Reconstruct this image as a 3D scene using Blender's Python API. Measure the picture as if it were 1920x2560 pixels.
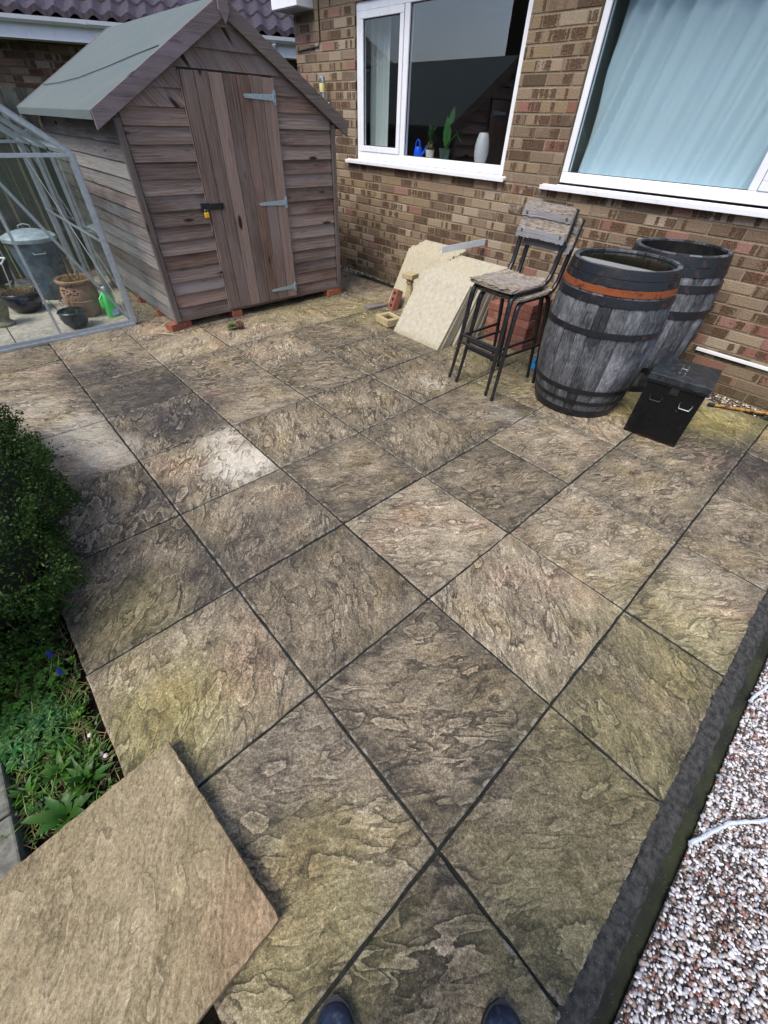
import bpy, bmesh, math, random
import numpy as np
from mathutils import Vector, Matrix
rnd = random.Random(7)
npr = np.random.RandomState(5)
S = bpy.context.scene
for o in list(bpy.data.objects): bpy.data.objects.remove(o)
R_ = math.radians

# ------------------------------------------------------------ camera
cd = bpy.data.cameras.new('camera'); cam = bpy.data.objects.new('camera', cd)
S.collection.objects.link(cam); S.camera = cam
CR = [(0.74035429,-0.67154491,0.03004917),(-0.45112405,-0.52949467,-0.71841665),(0.49835992,0.51832695,-0.69496371)]
CP = (-0.2518284,0.0190722,1.48629987)
r, d, f = CR
cam.matrix_world = Matrix(((r[0],-d[0],-f[0],CP[0]),(r[1],-d[1],-f[1],CP[1]),(r[2],-d[2],-f[2],CP[2]),(0,0,0,1)))
cd.sensor_fit = 'HORIZONTAL'; cd.sensor_width = 36; cd.lens = 36*1007.07/1920
cd.clip_start = 0.02; cd.clip_end = 3000
S.render.resolution_x, S.render.resolution_y = 768, 1024

# ------------------------------------------------------------ sky, sun, exposure
SUN_EL, SUN_AZ = 55, 188       # azimuth of the direction the light comes FROM, degrees from +x
w = bpy.data.worlds.new('World'); S.world = w; w.use_nodes = True
nt = w.node_tree; nt.nodes.clear()
out = nt.nodes.new('ShaderNodeOutputWorld'); bg = nt.nodes.new('ShaderNodeBackground')
sky = nt.nodes.new('ShaderNodeTexSky'); sky.sky_type = 'NISHITA'; sky.sun_disc = False
sky.sun_elevation = R_(SUN_EL); sky.sun_rotation = R_(90-SUN_AZ)
sky.air_density = 1.0; sky.dust_density = 1.8; sky.ozone_density = 1.0
hs = nt.nodes.new('ShaderNodeHueSaturation'); hs.inputs['Saturation'].default_value = 0.72
nt.links.new(sky.outputs[0], hs.inputs['Color'])
# cloud cover: soft variation of brightness
tc = nt.nodes.new('ShaderNodeTexCoord'); no = nt.nodes.new('ShaderNodeTexNoise')
no.inputs['Scale'].default_value = 2.2; no.inputs['Detail'].default_value = 6
nt.links.new(tc.outputs['Generated'], no.inputs['Vector'])
mr = nt.nodes.new('ShaderNodeMapRange'); mr.inputs[1].default_value=.3; mr.inputs[2].default_value=.7; mr.inputs[3].default_value=.75; mr.inputs[4].default_value=1.3
nt.links.new(no.outputs[0], mr.inputs[0])
mx = nt.nodes.new('ShaderNodeVectorMath'); mx.operation='SCALE'
nt.links.new(hs.outputs[0], mx.inputs[0]); nt.links.new(mr.outputs[0], mx.inputs['Scale'])
tn = nt.nodes.new('ShaderNodeVectorMath'); tn.operation='MULTIPLY'; tn.inputs[1].default_value=(.95,.98,1.10)
nt.links.new(mx.outputs[0], tn.inputs[0]); nt.links.new(tn.outputs[0], bg.inputs[0]); bg.inputs[1].default_value = 0.14
nt.links.new(bg.outputs[0], out.inputs[0])
sl = bpy.data.lights.new('sun','SUN'); sl.energy = 2.3; sl.angle = R_(30); sl.color = (1,.92,.78)
so = bpy.data.objects.new('sun', sl); S.collection.objects.link(so)
dv = Vector((math.cos(R_(SUN_AZ))*math.cos(R_(SUN_EL)), math.sin(R_(SUN_AZ))*math.cos(R_(SUN_EL)), math.sin(R_(SUN_EL))))
so.rotation_euler = dv.to_track_quat('Z','Y').to_euler()
S.view_settings.view_transform = 'Standard'; S.view_settings.look = 'None'
S.view_settings.exposure = 0.64; S.view_settings.gamma = 1

# ------------------------------------------------------------ material helper
class G:
    def __init__(s, name, rough=.8, spec=.3):
        s.mat = bpy.data.materials.new(name); s.mat.use_nodes = True
        s.t = s.mat.node_tree; s.t.nodes.clear()
        s.o = s.t.nodes.new('ShaderNodeOutputMaterial'); s.b = s.t.nodes.new('ShaderNodeBsdfPrincipled')
        s.t.links.new(s.b.outputs[0], s.o.inputs[0])
        s.b.inputs['Roughness'].default_value = rough; s.b.inputs['Specular IOR Level'].default_value = spec
    def set(s, sock, v):
        if isinstance(v, bpy.types.NodeSocket): s.t.links.new(v, sock)
        elif isinstance(v, (tuple, list)):
            v = tuple(v)
            sock.default_value = v+(1,) if len(v)==3 and len(sock.default_value)==4 else v
        else: sock.default_value = v
    def n(s, typ, ins=None, **p):
        n = s.t.nodes.new('ShaderNode'+typ)
        for k, v in p.items(): setattr(n, k, v)
        for k, v in (ins or {}).items(): s.set(n.inputs[k], v)
        return n
    def m(s, op, a, b=0., c=0., clamp=False):
        return s.n('Math', {0:a,1:b,2:c}, operation=op, use_clamp=clamp).outputs[0]
    def add(s,a,b): return s.m('ADD',a,b)
    def mul(s,a,b): return s.m('MULTIPLY',a,b)
    def sub(s,a,b): return s.m('SUBTRACT',a,b)
    def v(s, op, a, b=(0,0,0), sc=1.):
        n = s.n('VectorMath', operation=op); s.set(n.inputs[0],a)
        if op=='SCALE': s.set(n.inputs['Scale'],sc)
        else: s.set(n.inputs[1],b)
        return n.outputs['Value'] if op in('LENGTH','DISTANCE','DOT_PRODUCT') else n.outputs[0]
    def uv(s, name='UVMap'): return s.n('UVMap', uv_map=name).outputs[0]
    def obj(s): return s.n('TexCoord').outputs['Object']
    def pos(s): return s.n('NewGeometry').outputs['Position']
    def attr(s, name='rnd'): return s.n('Attribute', attribute_name=name).outputs['Color']
    def rr(s):
        a = s.n('Attribute', attribute_name='rnd'); return list(s.n('SeparateXYZ', {0:a.outputs['Color']}).outputs)+[a.outputs['Alpha']]
    def sep(s, v): return s.n('SeparateXYZ', {0:v}).outputs
    def comb(s, x=0., y=0., z=0.): return s.n('CombineXYZ', {0:x,1:y,2:z}).outputs[0]
    def noise(s, vec, scale=5., detail=3., rough=.5, dist=0., col=False):
        n = s.n('TexNoise', {'Vector':vec,'Scale':scale,'Detail':detail,'Roughness':rough,'Distortion':dist})
        return n.outputs['Color' if col else 0]
    def vor(s, vec, scale=5., feature='F1', rand=1.):
        return s.n('TexVoronoi', {'Vector':vec,'Scale':scale,'Randomness':rand}, feature=feature).outputs
    def mr(s, x, a, b, c=0., d=1., smooth=True):
        n = s.n('MapRange', {0:x,1:a,2:b,3:c,4:d}, interpolation_type='SMOOTHSTEP' if smooth else 'LINEAR')
        return n.outputs[0]
    def mix(s, f, a, b, mode='MIX'):
        n = s.n('Mix', data_type='RGBA', blend_type=mode); s.set(n.inputs[0],f); s.set(n.inputs[6],a); s.set(n.inputs[7],b)
        return n.outputs[2]
    def ramp(s, x, pts, interp='LINEAR'):
        n = s.n('ValToRGB', {0:x}); cr = n.color_ramp; cr.interpolation = interp
        while len(cr.elements) < len(pts): cr.elements.new(.5)
        for e, (p, c) in zip(cr.elements, pts): e.position = p; e.color = tuple(c)+(1,)
        return n.outputs[0]
    def bump(s, h, strength=.5, dist=.01, normal=None):
        ins = {'Height':h,'Strength':strength,'Distance':dist}
        if normal is not None: ins['Normal'] = normal
        return s.n('Bump', ins).outputs[0]
    def fin(s, col=None, rough=None, nrm=None, metal=None):
        if col is not None: s.set(s.b.inputs['Base Color'], col)
        if rough is not None: s.set(s.b.inputs['Roughness'], rough)
        if nrm is not None: s.set(s.b.inputs['Normal'], nrm)
        if metal is not None: s.set(s.b.inputs['Metallic'], metal)
        return s.mat
def plain(name, col, rough=.5, metal=0., var=.15, scale=20., bump=.1, spec=.4, dirt=None):
    g = G(name, rough, spec); p = g.obj()
    n = g.noise(p, scale, 5, .6)
    c = g.mix(g.mr(n,.3,.7), tuple(x*(1-var) for x in col), tuple(min(1,x*(1+var)) for x in col))
    if dirt:
        c = g.mix(g.mul(g.mr(g.noise(p, scale*.35, 6, .7),.5,.7), .7), c, dirt)
    return g.fin(c, g.mr(n,.2,.8,rough*.8,min(1,rough*1.2)), g.bump(n, bump, .004), metal)

# ------------------------------------------------------------ mesh helper
class MB:
    def __init__(s): s.v=[]; s.f=[]; s.uv=[]; s.r=[]
    def face(s, idx, uvs=None, r=(.5,.5,.5,.5)):
        s.f.append(tuple(idx)); s.uv.append(uvs or [(0,0)]*len(idx)); s.r.append(r)
    def hexa(s, P, axis=0, off=None, r=None):
        """8 corners ordered x-fast,y,z ; uv from local frame with grain along axis"""
        P=[Vector(p) for p in P]; b=len(s.v); s.v += [tuple(p) for p in P]
        off = off or (rnd.uniform(0,40), rnd.uniform(0,40)); r = r or (rnd.random(),rnd.random(),rnd.random(),rnd.random())
        ax=[(P[1]-P[0]),(P[2]-P[0]),(P[4]-P[0])]; ax=[a.normalized() if a.length>1e-9 else Vector((0,0,1)) for a in ax]
        oth=[i for i in range(3) if i!=axis]
        def U(i):
            q=P[i]-P[0]; return (off[0]+q.dot(ax[axis]), off[1]+q.dot(ax[oth[0]])+q.dot(ax[oth[1]]))
        for q in ((0,2,3,1),(4,5,7,6),(0,1,5,4),(2,6,7,3),(0,4,6,2),(1,3,7,5)):
            s.face([b+i for i in q], [U(i) for i in q], r)
        return s
    def box(s, c, dim, rot=None, axis=None, **k):
        c=Vector(c); h=[x/2 for x in dim]; rot = rot or Matrix.Identity(3)
        if axis is None: axis=max(range(3), key=lambda i:dim[i])
        return s.hexa([c+rot@Vector((x*h[0],y*h[1],z*h[2])) for z in (-1,1) for y in (-1,1) for x in (-1,1)], axis, **k)
    def b2(s, x0,x1,y0,y1,z0,z1, **k): return s.box(((x0+x1)/2,(y0+y1)/2,(z0+z1)/2),(x1-x0,y1-y0,z1-z0), **k)
    def bar(s, a, b, w, t, up=(0,0,1), **k):
        a=Vector(a); b=Vector(b); x=(b-a).normalized(); y=Vector(up).cross(x)
        if y.length<1e-4: y=Vector((1,0,0)).cross(x)
        y.normalize(); z=x.cross(y)
        rot=Matrix((x,y,z)).transposed()
        return s.box((a+b)/2, ((b-a).length,w,t), rot, axis=0, **k)
    def tube(s, pts, rad, n=10, caps=True, r=None):
        pts=[Vector(p) for p in pts]; r = r or (rnd.random(),rnd.random(),rnd.random(),rnd.random())
        rads = rad if isinstance(rad,(list,tuple)) else [rad]*len(pts)
        T=[]
        for i in range(len(pts)):
            a=pts[max(0,i-1)]; b=pts[min(len(pts)-1,i+1)]; T.append((b-a).normalized())
        u=T[0].orthogonal().normalized(); rings=[]; L=0
        for i,p in enumerate(pts):
            u=(u-T[i]*u.dot(T[i])).normalized(); w_=T[i].cross(u)
            if i: L+=(p-pts[i-1]).length
            b0=len(s.v)
            for k in range(n):
                a=2*math.pi*k/n; s.v.append(tuple(p+(u*math.cos(a)+w_*math.sin(a))*rads[i]))
            rings.append((b0,L))
        for i in range(len(rings)-1):
            a0,l0=rings[i]; a1,l1=rings[i+1]
            for k in range(n):
                k2=(k+1)%n; c0=k/n*2*math.pi*rads[i]; c1=(k+1)/n*2*math.pi*rads[i]
                s.face((a0+k,a0+k2,a1+k2,a1+k),[(l0,c0),(l0,c1),(l1,c1),(l1,c0)],r)
        if caps:
            s.face([rings[0][0]+k for k in reversed(range(n))],None,r); s.face([rings[-1][0]+k for k in range(n)],None,r)
        return s
    def lathe(s, prof, c=(0,0,0), n=40, r=None, wob=0., a0=0., a1=2*math.pi):
        r = r or (rnd.random(),rnd.random(),rnd.random(),rnd.random())
        b=len(s.v); L=0; full = abs(a1-a0-2*math.pi)<1e-6; m = n if full else n+1
        Ls=[]
        for i,(rr,z) in enumerate(prof):
            if i: L+=math.hypot(rr-prof[i-1][0], z-prof[i-1][1])
            Ls.append(L)
            for k in range(m):
                a=a0+(a1-a0)*k/n; q=rr*(1+wob*math.sin(3*a+z*9)+wob*.6*math.sin(7*a-z*5))
                s.v.append((c[0]+q*math.cos(a),c[1]+q*math.sin(a),c[2]+z))
        for i in range(len(prof)-1):
            for k in range(n):
                k2=(k+1)%m
                rr=max(prof[i][0],.02)
                u0=(a1-a0)*k/n*rr; u1=(a1-a0)*(k+1)/n*rr
                s.face((b+i*m+k,b+i*m+k2,b+(i+1)*m+k2,b+(i+1)*m+k),[(u0,Ls[i]),(u1,Ls[i]),(u1,Ls[i+1]),(u0,Ls[i+1])],r)
        return s
    def prism(s, poly, ax, t0, t1, **k):
        """polygon in the two other axes, extruded along ax from t0 to t1"""
        n=len(poly); b=len(s.v); r=k.get('r') or (rnd.random(),rnd.random(),rnd.random(),rnd.random())
        def P(p,t):
            q=list(p); q.insert(ax,t); return tuple(q)
        s.v += [P(p,t0) for p in poly]+[P(p,t1) for p in poly]
        s.face([b+i for i in range(n)],[tuple(p) for p in poly],r); s.face([b+n+i for i in reversed(range(n))],[tuple(p) for p in reversed(poly)],r)
        L=0
        for i in range(n):
            j=(i+1)%n; l=math.hypot(poly[j][0]-poly[i][0],poly[j][1]-poly[i][1])
            s.face((b+i,b+n+i,b+n+j,b+j),[(L,t0),(L,t1),(L+l,t1),(L+l,t0)],r); L+=l
        return s
    def build(s, name, mat, parent=None, smooth=False, bevel=0, loc=None, seg=2, fixn=True, sub=0):
        me=bpy.data.meshes.new(name); me.from_pydata(s.v,[],s.f)
        uvl=me.uv_layers.new(name='UVMap'); uvl.data.foreach_set('uv',[c for f in s.uv for p in f for c in p])
        at=me.attributes.new('rnd','FLOAT_COLOR','FACE'); at.data.foreach_set('color',[c for q in s.r for c in q])
        if fixn:
            bm=bmesh.new(); bm.from_mesh(me); bmesh.ops.recalc_face_normals(bm, faces=bm.faces); bm.to_mesh(me); bm.free()
        me.materials.append(mat)
        if smooth: me.polygons.foreach_set('use_smooth',[True]*len(me.polygons))
        o=bpy.data.objects.new(name,me); S.collection.objects.link(o)
        if parent: o.parent=parent
        if loc: o.location=loc
        if bevel:
            bv=o.modifiers.new('bevel','BEVEL'); bv.width=bevel; bv.segments=seg; bv.limit_method='ANGLE'; bv.angle_limit=R_(40)
        if sub:
            sb=o.modifiers.new('sub','SUBSURF'); sb.levels=sub; sb.render_levels=sub
        if smooth and bevel==0 and sub==0:
            try:
                me.set_sharp_from_angle(angle=R_(40))
            except Exception: pass
        return o
def tag(o, label=None, cat=None, group=None, kind=None):
    if label: o['label']=label
    if cat: o['category']=cat
    if group: o['group']=group
    if kind: o['kind']=kind
    return o
def thing(name, label, cat, loc=(0,0,0), rz=0, group=None):
    o=bpy.data.objects.new(name,None); S.collection.objects.link(o); o.location=loc; o.rotation_euler=(0,0,rz)
    o.empty_display_size=.1
    return tag(o,label,cat,group)
def copy_tree(o, parent=None):
    c=o.copy(); S.collection.objects.link(c); c.parent=parent
    for ch in [x for x in bpy.data.objects if x.parent==o]: copy_tree(ch,c)
    return c

# ------------------------------------------------------------ materials
STAINS_DARK=[(.17,3.77,.30,.9),(.30,3.25,.38,.9),(.32,2.72,.28,1),(.62,2.78,.22,.8),(2.9,-.1,.38,.9),(2.75,.25,.2,.7),(.32,1.36,.25,.7),(-.05,2.0,.14,.7),(.02,1.35,.22,.7),(-.2,.45,.2,.6),(2.2,1.2,.16,.4)]
STAINS_LIGHT=[(.46,1.99,.20,1.0,1.),(.48,2.24,.17,.6,.8),(-.17,2.93,.17,.6,1.5),(-.10,2.6,.18,.6,1.),(2.10,1.98,.06,.4,2.2),(2.18,1.28,.09,.4,2.),(-.38,3.45,.2,.35,1)]
STAINS_GREEN=[(3.25,.32,.3,1),(3.4,.1,.25,.8),(3.05,.75,.25,.8),(2.75,3.6,.45,.55),(2.3,4.2,.5,.5),(2.55,1.7,.3,.5),(-.4,1.35,.2,.55),(-.45,.85,.25,.8),(.6,-.25,.3,.6),(1.2,-.25,.35,.55),(.15,-.3,.25,.6),(-.35,.1,.25,.6),(2.9,1.9,.4,.5)]
def stone_nodes(g, riven=1., stain=True, light=1.):
    uv=g.uv('UVMap'); loc=g.uv('slab'); rr=g.rr()
    big=g.noise(uv,2.2,2,.5,col=True)
    wv=g.v('ADD', uv, g.v('SCALE', g.v('SUBTRACT',big,(.5,.5,.5)), sc=.16))
    st=g.v('MULTIPLY', wv, (1.0,2.7,1.))
    rag=g.sub(g.noise(uv,34.,5,.8),.5); rag2=g.sub(g.noise(uv,120.,3,.7),.5)
    fine=g.noise(g.v('MULTIPLY',wv,(1,1.9,1)),30.,8,.82)
    grit=g.noise(uv,230.,3,.8); grit2=g.noise(uv,110.,5,.85)
    # flaked plateaus: ragged ledges, pale along the upper lip, grime collecting below and fading out
    h=g.add(g.noise(st,5.4,2.4,.5,.5),g.add(g.mul(rag,.085),g.mul(rag2,.03)))
    h2=g.add(g.noise(g.v('ADD',st,(7.3,1.9,0)),3.4,2.2,.5,.4),g.add(g.mul(rag,.06),g.mul(rag2,.02)))
    gate=g.mr(g.noise(uv,5.,3,.6),.38,.62); gate2=g.mr(g.noise(g.v('ADD',uv,(9,3,0)),5.,3,.6),.44,.6)
    def ledge(hv,c,wd,gt):
        d=g.sub(hv,c); hi=g.mul(g.mr(d,wd,.0),g.mr(d,-.003,.006)); lo=g.mul(g.mr(d,-wd*1.3,.0),g.mr(d,.003,-.004))
        ln=g.mul(g.mr(d,-.022,-.006),g.mr(d,.004,-.006))
        return g.mul(hi,gt),g.mul(lo,gt),g.mul(ln,gt),g.mul(g.mr(d,-.006,.008),gt)
    A1=ledge(h,.47,.075,gate); A2=ledge(h,.60,.06,gate2); A3=ledge(h2,.52,.05,gate2)
    vq=g.vor(g.v('ADD',g.v('MULTIPLY',wv,(5.8,16.,1)),g.v('SCALE',g.v('SUBTRACT',g.noise(uv,9.,3,.6,col=True),(.5,.5,.5)),sc=1.1)),1.,'F1',.9)
    gate4=g.mr(g.sep(vq[1])[0],.70,.72)
    A4=ledge(g.add(g.sub(1.,g.mul(vq[0],.45)),g.add(g.mul(rag,.07),g.mul(rag2,.03))),.81,.09,gate4)
    mx3=lambda i: g.m('MAXIMUM',g.m('MAXIMUM',A1[i],A4[i]),g.m('MAXIMUM',A2[i],A3[i]))
    hi,lo,line=mx3(0),mx3(1),mx3(2); stp=g.add(g.add(A1[3],A4[3]),g.add(A2[3],A3[3]))
    strength=g.add(.45,g.mul(rr[0],.6))
    med=g.noise(g.v('MULTIPLY',wv,(1,1.8,1)),6.,7,.75); big2=g.noise(uv,2.7,3,.5)
    hh=g.add(g.mul(stp,.35),g.add(g.mul(fine,.55),g.mul(grit2,.35)))
    fac=g.mul(g.sub(g.mul(hi,.17),g.mul(lo,.20)),strength)
    fac=g.add(fac,g.mul(g.sub(med,.5),.60)); fac=g.add(fac,g.mul(g.sub(fine,.5),.85)); fac=g.add(fac,g.mul(g.sub(grit2,.5),1.1))
    fac=g.add(fac,g.mul(g.sub(rr[2],.5),.12)); fac=g.add(fac,g.mul(g.sub(big2,.5),.25)); fac=g.add(g.mul(fac,1.45),.505)
    col=g.ramp(fac,[(0,(.024,.021,.017)),(.25,(.085,.069,.048)),(.5,(.225,.183,.126)),(.75,(.44,.37,.265)),(1,(.78,.69,.53))])
    # tints
    tn=g.noise(uv,2.6,3,.5)
    pink=g.mul(g.mr(tn,.5,.68),g.mr(rr[2],.15,.7)); col=g.mix(g.mul(pink,.45),col,(1.12,.88,.86),'MULTIPLY')
    yel=g.mr(g.noise(uv,3.3,3,.5),.5,.66); col=g.mix(g.mul(yel,.5),col,(1.06,1.0,.76),'MULTIPLY')
    # edge grime
    ls=g.sep(loc)
    ex=g.m('MINIMUM',g.m('MINIMUM',ls[0],g.sub(1.,ls[0])),g.m('MINIMUM',ls[1],g.sub(1.,ls[1])))
    en=g.add(ex,g.mul(g.sub(g.noise(uv,7.,4,.6),.5),.22))
    eg=g.mr(en,.0,.20,1,0)
    col=g.mix(g.mul(eg,g.mr(rr[3],.0,1.,.4,.9)),col,g.mix(.5,col,(.030,.031,.029)))
    if stain:
        P=g.pos(); nz=g.mul(g.sub(g.noise(P,6.,5,.6),.5),.42)
        def blob(x,y,r,asp=1.,soft=.7,nn=nz):
            q=g.v('SUBTRACT',P,(x,y,0)); q=g.v('MULTIPLY',q,(1,1/asp if asp>1 else 1,0))
            return g.mr(g.add(g.v('LENGTH',q),g.mul(nn,r*2.4)),r*(1+soft*.5),r*(1-soft*.6),0,1)
        dk=0.
        for x,y,r,k in STAINS_DARK: dk=g.m('MAXIMUM',dk,g.mul(blob(x,y,r,1.,1.1),k))
        col=g.mix(g.mul(dk,g.mr(fac,.25,.85,.92,.55)),col,(.024,.023,.027))
        gr=0.
        for x,y,r,k in STAINS_GREEN: gr=g.m('MAXIMUM',gr,g.mul(blob(x,y,r,1.,1.2),k))
        col=g.mix(g.mul(gr,.85),col,g.mix(1.,g.mix(.25,col,(.21,.20,.10)),(.95,1.0,.58),'MULTIPLY'))
        lt=0.
        for x,y,r,k,a in STAINS_LIGHT:
            bl=g.mul(blob(x,y,r,a,.9,g.mul(nz,.6)),k)
            if x>.4 and x<.5: ps=g.sep(P); bl=g.mul(bl,g.mul(g.m('LESS_THAN',ps[0],.594),g.m('GREATER_THAN',ps[1],1.806)))
            lt=g.m('MAXIMUM',lt,bl)
        col=g.mix(g.mul(lt,g.mr(fac,.2,.65,.35,.88)),col,g.mix(.8,col,(.68,.64,.54)))
        mo=g.mr(g.noise(P,45.,3,.6),.62,.7); 
        col=g.mix(g.mul(g.mul(mo,eg),.5),col,(.07,.085,.03))
    rim=g.mul(g.mr(ex,.022,.008),g.mr(g.noise(uv,30.,4,.7),.48,.62)); col=g.mix(g.mul(rim,.5),col,(.42,.39,.33))
    # pale grains and dark pores
    gv=g.vor(uv,170.); gp=g.mul(g.mr(gv[0],.22,.10),g.mr(g.sep(gv[1])[0],.72,.86))
    col=g.mix(g.mul(gp,.65),col,(.50,.46,.38))
    col=g.mix(1.,col,g.ramp(grit,[(.28,(.45,.45,.46)),(.5,(1,1,1)),(.72,(1.6,1.57,1.5))]),'MULTIPLY')
    col=g.mix(g.mul(line,.48),col,(.025,.022,.020))  # crack shadow along the ledges, painted into the colour as dark lines
    nrm=g.bump(hh,.8*riven,.011)
    return col,nrm,fine
g=G('riven_paving',.85,.35); c_,n_,f_=stone_nodes(g); M_PAVE=g.fin(c_,g.mr(f_,.3,.7,.55,.9),n_)
g=G('loose_riven_slab',.85,.3); c_,n_,f_=stone_nodes(g,.8,False)
c_=g.mix(.50,c_,g.mix(g.mr(g.add(g.noise(g.v('MULTIPLY',g.uv(),(1,1.6,1)),75.,6,.85),g.mul(g.sub(g.noise(g.uv(),6.,4,.6),.5),.25)),.34,.66),(.17,.13,.065),(.58,.48,.285)))
pk=g.mr(g.v('DISTANCE',g.pos(),(-.44,.22,.05)),.22,.05); c_=g.mix(g.mul(pk,.45),c_,(1.0,.76,.74),'MULTIPLY')
M_LOOSE=g.fin(c_,.9,n_)
M_GROUT=plain('joint_mortar',(.022,.023,.020),.95,0,.4,60,.6,.1)
def cream_mat():
    g=G('cream_sandstone',.8,.3); uv=g.uv(); rr=g.sep(g.attr())
    w_=g.v('ADD',uv,g.v('SCALE',g.noise(uv,3.,2,.5,col=True),sc=.15))
    h=g.noise(g.v('MULTIPLY',w_,(2.2,.9,1)),3.,3,.45,.3); fr=g.m('FRACT',g.mul(h,6.))
    ln=g.mul(g.mul(g.mr(fr,0.,.04),g.mr(fr,.13,.05)),g.mr(g.noise(uv,8.,2),.45,.6))
    f=g.noise(uv,25.,6,.65)
    c=g.mix(g.mr(f,.25,.75),(.36,.33,.255),(.48,.45,.365))
    c=g.mix(g.mul(g.mr(g.noise(g.v('MULTIPLY',uv,(3,.7,1)),5.,5,.6),.5,.75),.3),c,(.28,.26,.17))
    c=g.mix(g.mr(rr[0],.0,1.,0,.3),c,(.42,.36,.22)); c=g.mix(g.mul(ln,.35),c,(.20,.17,.12))
    z=g.sep(g.pos())[2]; c=g.mix(g.mul(g.mr(g.add(z,g.mul(f,.05)),.09,.0),.5),c,(.20,.20,.10))
    return g.fin(c,.8,g.bump(g.add(g.mul(h,2.),g.mul(f,.4)),.35,.006))
M_CREAM=cream_mat()
def wood_mat(name, dark, mid, light, rough=.85, knots=True, grey=None, bump=.35, zshade=None):
    g=G(name,rough,.2); uv=g.uv(); rr=g.sep(g.attr())
    s=g.sep(uv)
    wob=g.noise(g.v('MULTIPLY',uv,(2.2,7,1)),1.,3,.5)
    v0=g.add(s[1],g.mul(g.sub(wob,.5),.05))
    kn=None
    if knots:
        kv=g.v('MULTIPLY',uv,(2.6,8.,1.)); vo=g.vor(kv,1.,'F1',.85)
        on=g.mr(g.sep(vo[1])[0],.22,.23)
        dist=vo[0]; kn=g.mul(g.mr(dist,.19,.10),on); halo=g.mul(g.mr(dist,.5,.05),on)
        v0=g.add(v0,g.mul(halo,.03))
    ring=g.m('SINE',g.mul(v0,680.)); ring=g.mr(ring,-1,1,0,1)
    ring2=g.m('SINE',g.mul(v0,230.)); 
    fib=g.noise(g.v('MULTIPLY',uv,(6,260,1)),1.,4,.6)
    fib2=g.noise(g.v('MULTIPLY',uv,(1.5,45,1)),1.,4,.6)
    f=g.add(g.add(g.mul(ring,.12),g.mul(fib,.72)),g.add(g.mul(fib2,.50),g.mul(ring2,.03)))
    f=g.add(f,g.mul(g.sub(rr[0],.5),.28))
    c=g.ramp(g.mr(f,.34,.98,smooth=False),[(0,dark),(.5,mid),(1,light)])
    c=g.mix(g.mul(g.mr(g.noise(g.v('MULTIPLY',uv,(1.5,4,1)),1.,4,.6),.42,.65),g.mr(rr[1],.0,1,.2,.9)),c,grey or (.24,.22,.23))
    c=g.mix(g.mr(rr[2],.55,1.,0,.45),c,g.mix(1.,c,(1.12,.84,.70),'MULTIPLY'))
    c=g.mix(g.mul(g.mr(g.noise(g.v('MULTIPLY',uv,(3,14,1)),1.,5,.7),.58,.72),.55),c,(.035,.03,.03))
    if kn is not None: c=g.mix(kn,c,(.03,.018,.012)); 
    h=g.add(g.mul(fib,.7),g.mul(ring,.35))
    return g.fin(c,rough,g.bump(h,bump,.003))
M_SHED=wood_mat('weathered_cladding',(.045,.034,.029),(.172,.126,.104),(.38,.305,.27),grey=(.25,.218,.212))
M_DOOR=wood_mat('weathered_door_planks',(.045,.032,.027),(.185,.135,.112),(.35,.275,.24),grey=(.25,.205,.19))
M_SIDE=wood_mat('silvered_side_cladding',(.05,.047,.047),(.15,.143,.140),(.35,.34,.33),grey=(.22,.225,.235))
M_TRIM=wood_mat('shed_trim_timber',(.06,.048,.042),(.15,.122,.11),(.28,.24,.22),grey=(.21,.195,.19))
M_BARGEL=wood_mat('lilac_weathered_bargeboard',(.09,.075,.078),(.19,.155,.16),(.32,.275,.285),grey=(.23,.20,.235))
M_FENCE=wood_mat('grey_fence_boards',(.025,.027,.022),(.085,.09,.075),(.18,.19,.165),grey=(.12,.13,.11))
M_STOOLW=wood_mat('split_grey_plywood',(.07,.055,.045),(.25,.205,.16),(.47,.41,.34),grey=(.26,.26,.27),knots=False,bump=.5)
M_VENEER=wood_mat('blue_grey_veneer',(.05,.048,.048),(.17,.165,.17),(.36,.36,.38),grey=(.22,.225,.25),knots=False,bump=.5)
def barrel_mat():
    g=G('barrel_oak',.75,.25); uv=g.uv(); rr=g.sep(g.attr())
    fib=g.noise(g.v('MULTIPLY',uv,(190,14,1)),1.,5,.75); f2=g.noise(g.v('MULTIPLY',uv,(38,11,1)),1.,6,.75,1.5)
    big=g.noise(uv,4.,5,.65)
    f=g.add(g.add(g.mul(fib,.45),g.mul(f2,.55)),g.add(g.mul(big,.6),g.mul(g.sub(rr[0],.5),.16)))
    c=g.ramp(g.mr(f,.5,1.15,smooth=False),[(0,(.004,.005,.006)),(.31,(.030,.033,.039)),(.57,(.135,.143,.158)),(1,(.52,.54,.59))])
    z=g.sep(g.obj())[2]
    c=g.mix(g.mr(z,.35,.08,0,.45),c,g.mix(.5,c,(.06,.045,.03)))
    cr=g.mr(g.noise(g.v('MULTIPLY',uv,(90,2.5,1)),1.,3,.5),.64,.68); c=g.mix(g.mul(cr,.8),c,(.01,.01,.01))
    return g.fin(c,.75,g.bump(g.add(f,g.mul(cr,-.5)),.9,.006))
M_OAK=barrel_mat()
def hoop_mat(name,base,rust,amt):
    g=G(name,.5,.4); uv=g.uv(); n=g.noise(uv,14.,6,.65); m_=g.mr(n,amt-.08,amt+.1)
    c=g.mix(m_,g.mix(g.noise(uv,60.,3),tuple(x*.6 for x in base),tuple(x*1.5 for x in base)),rust)
    return g.fin(c,g.mr(m_,0,1,.38,.9),g.bump(g.noise(uv,90.,5,.7),.5,.003),g.mr(m_,0,1,.55,.0))
M_HOOP=hoop_mat('dark_iron_hoop',(.026,.029,.035),(.060,.028,.020),.60)
M_RUST=hoop_mat('rusty_orange_hoop',(.035,.012,.008),(.20,.052,.014),.38)
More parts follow.
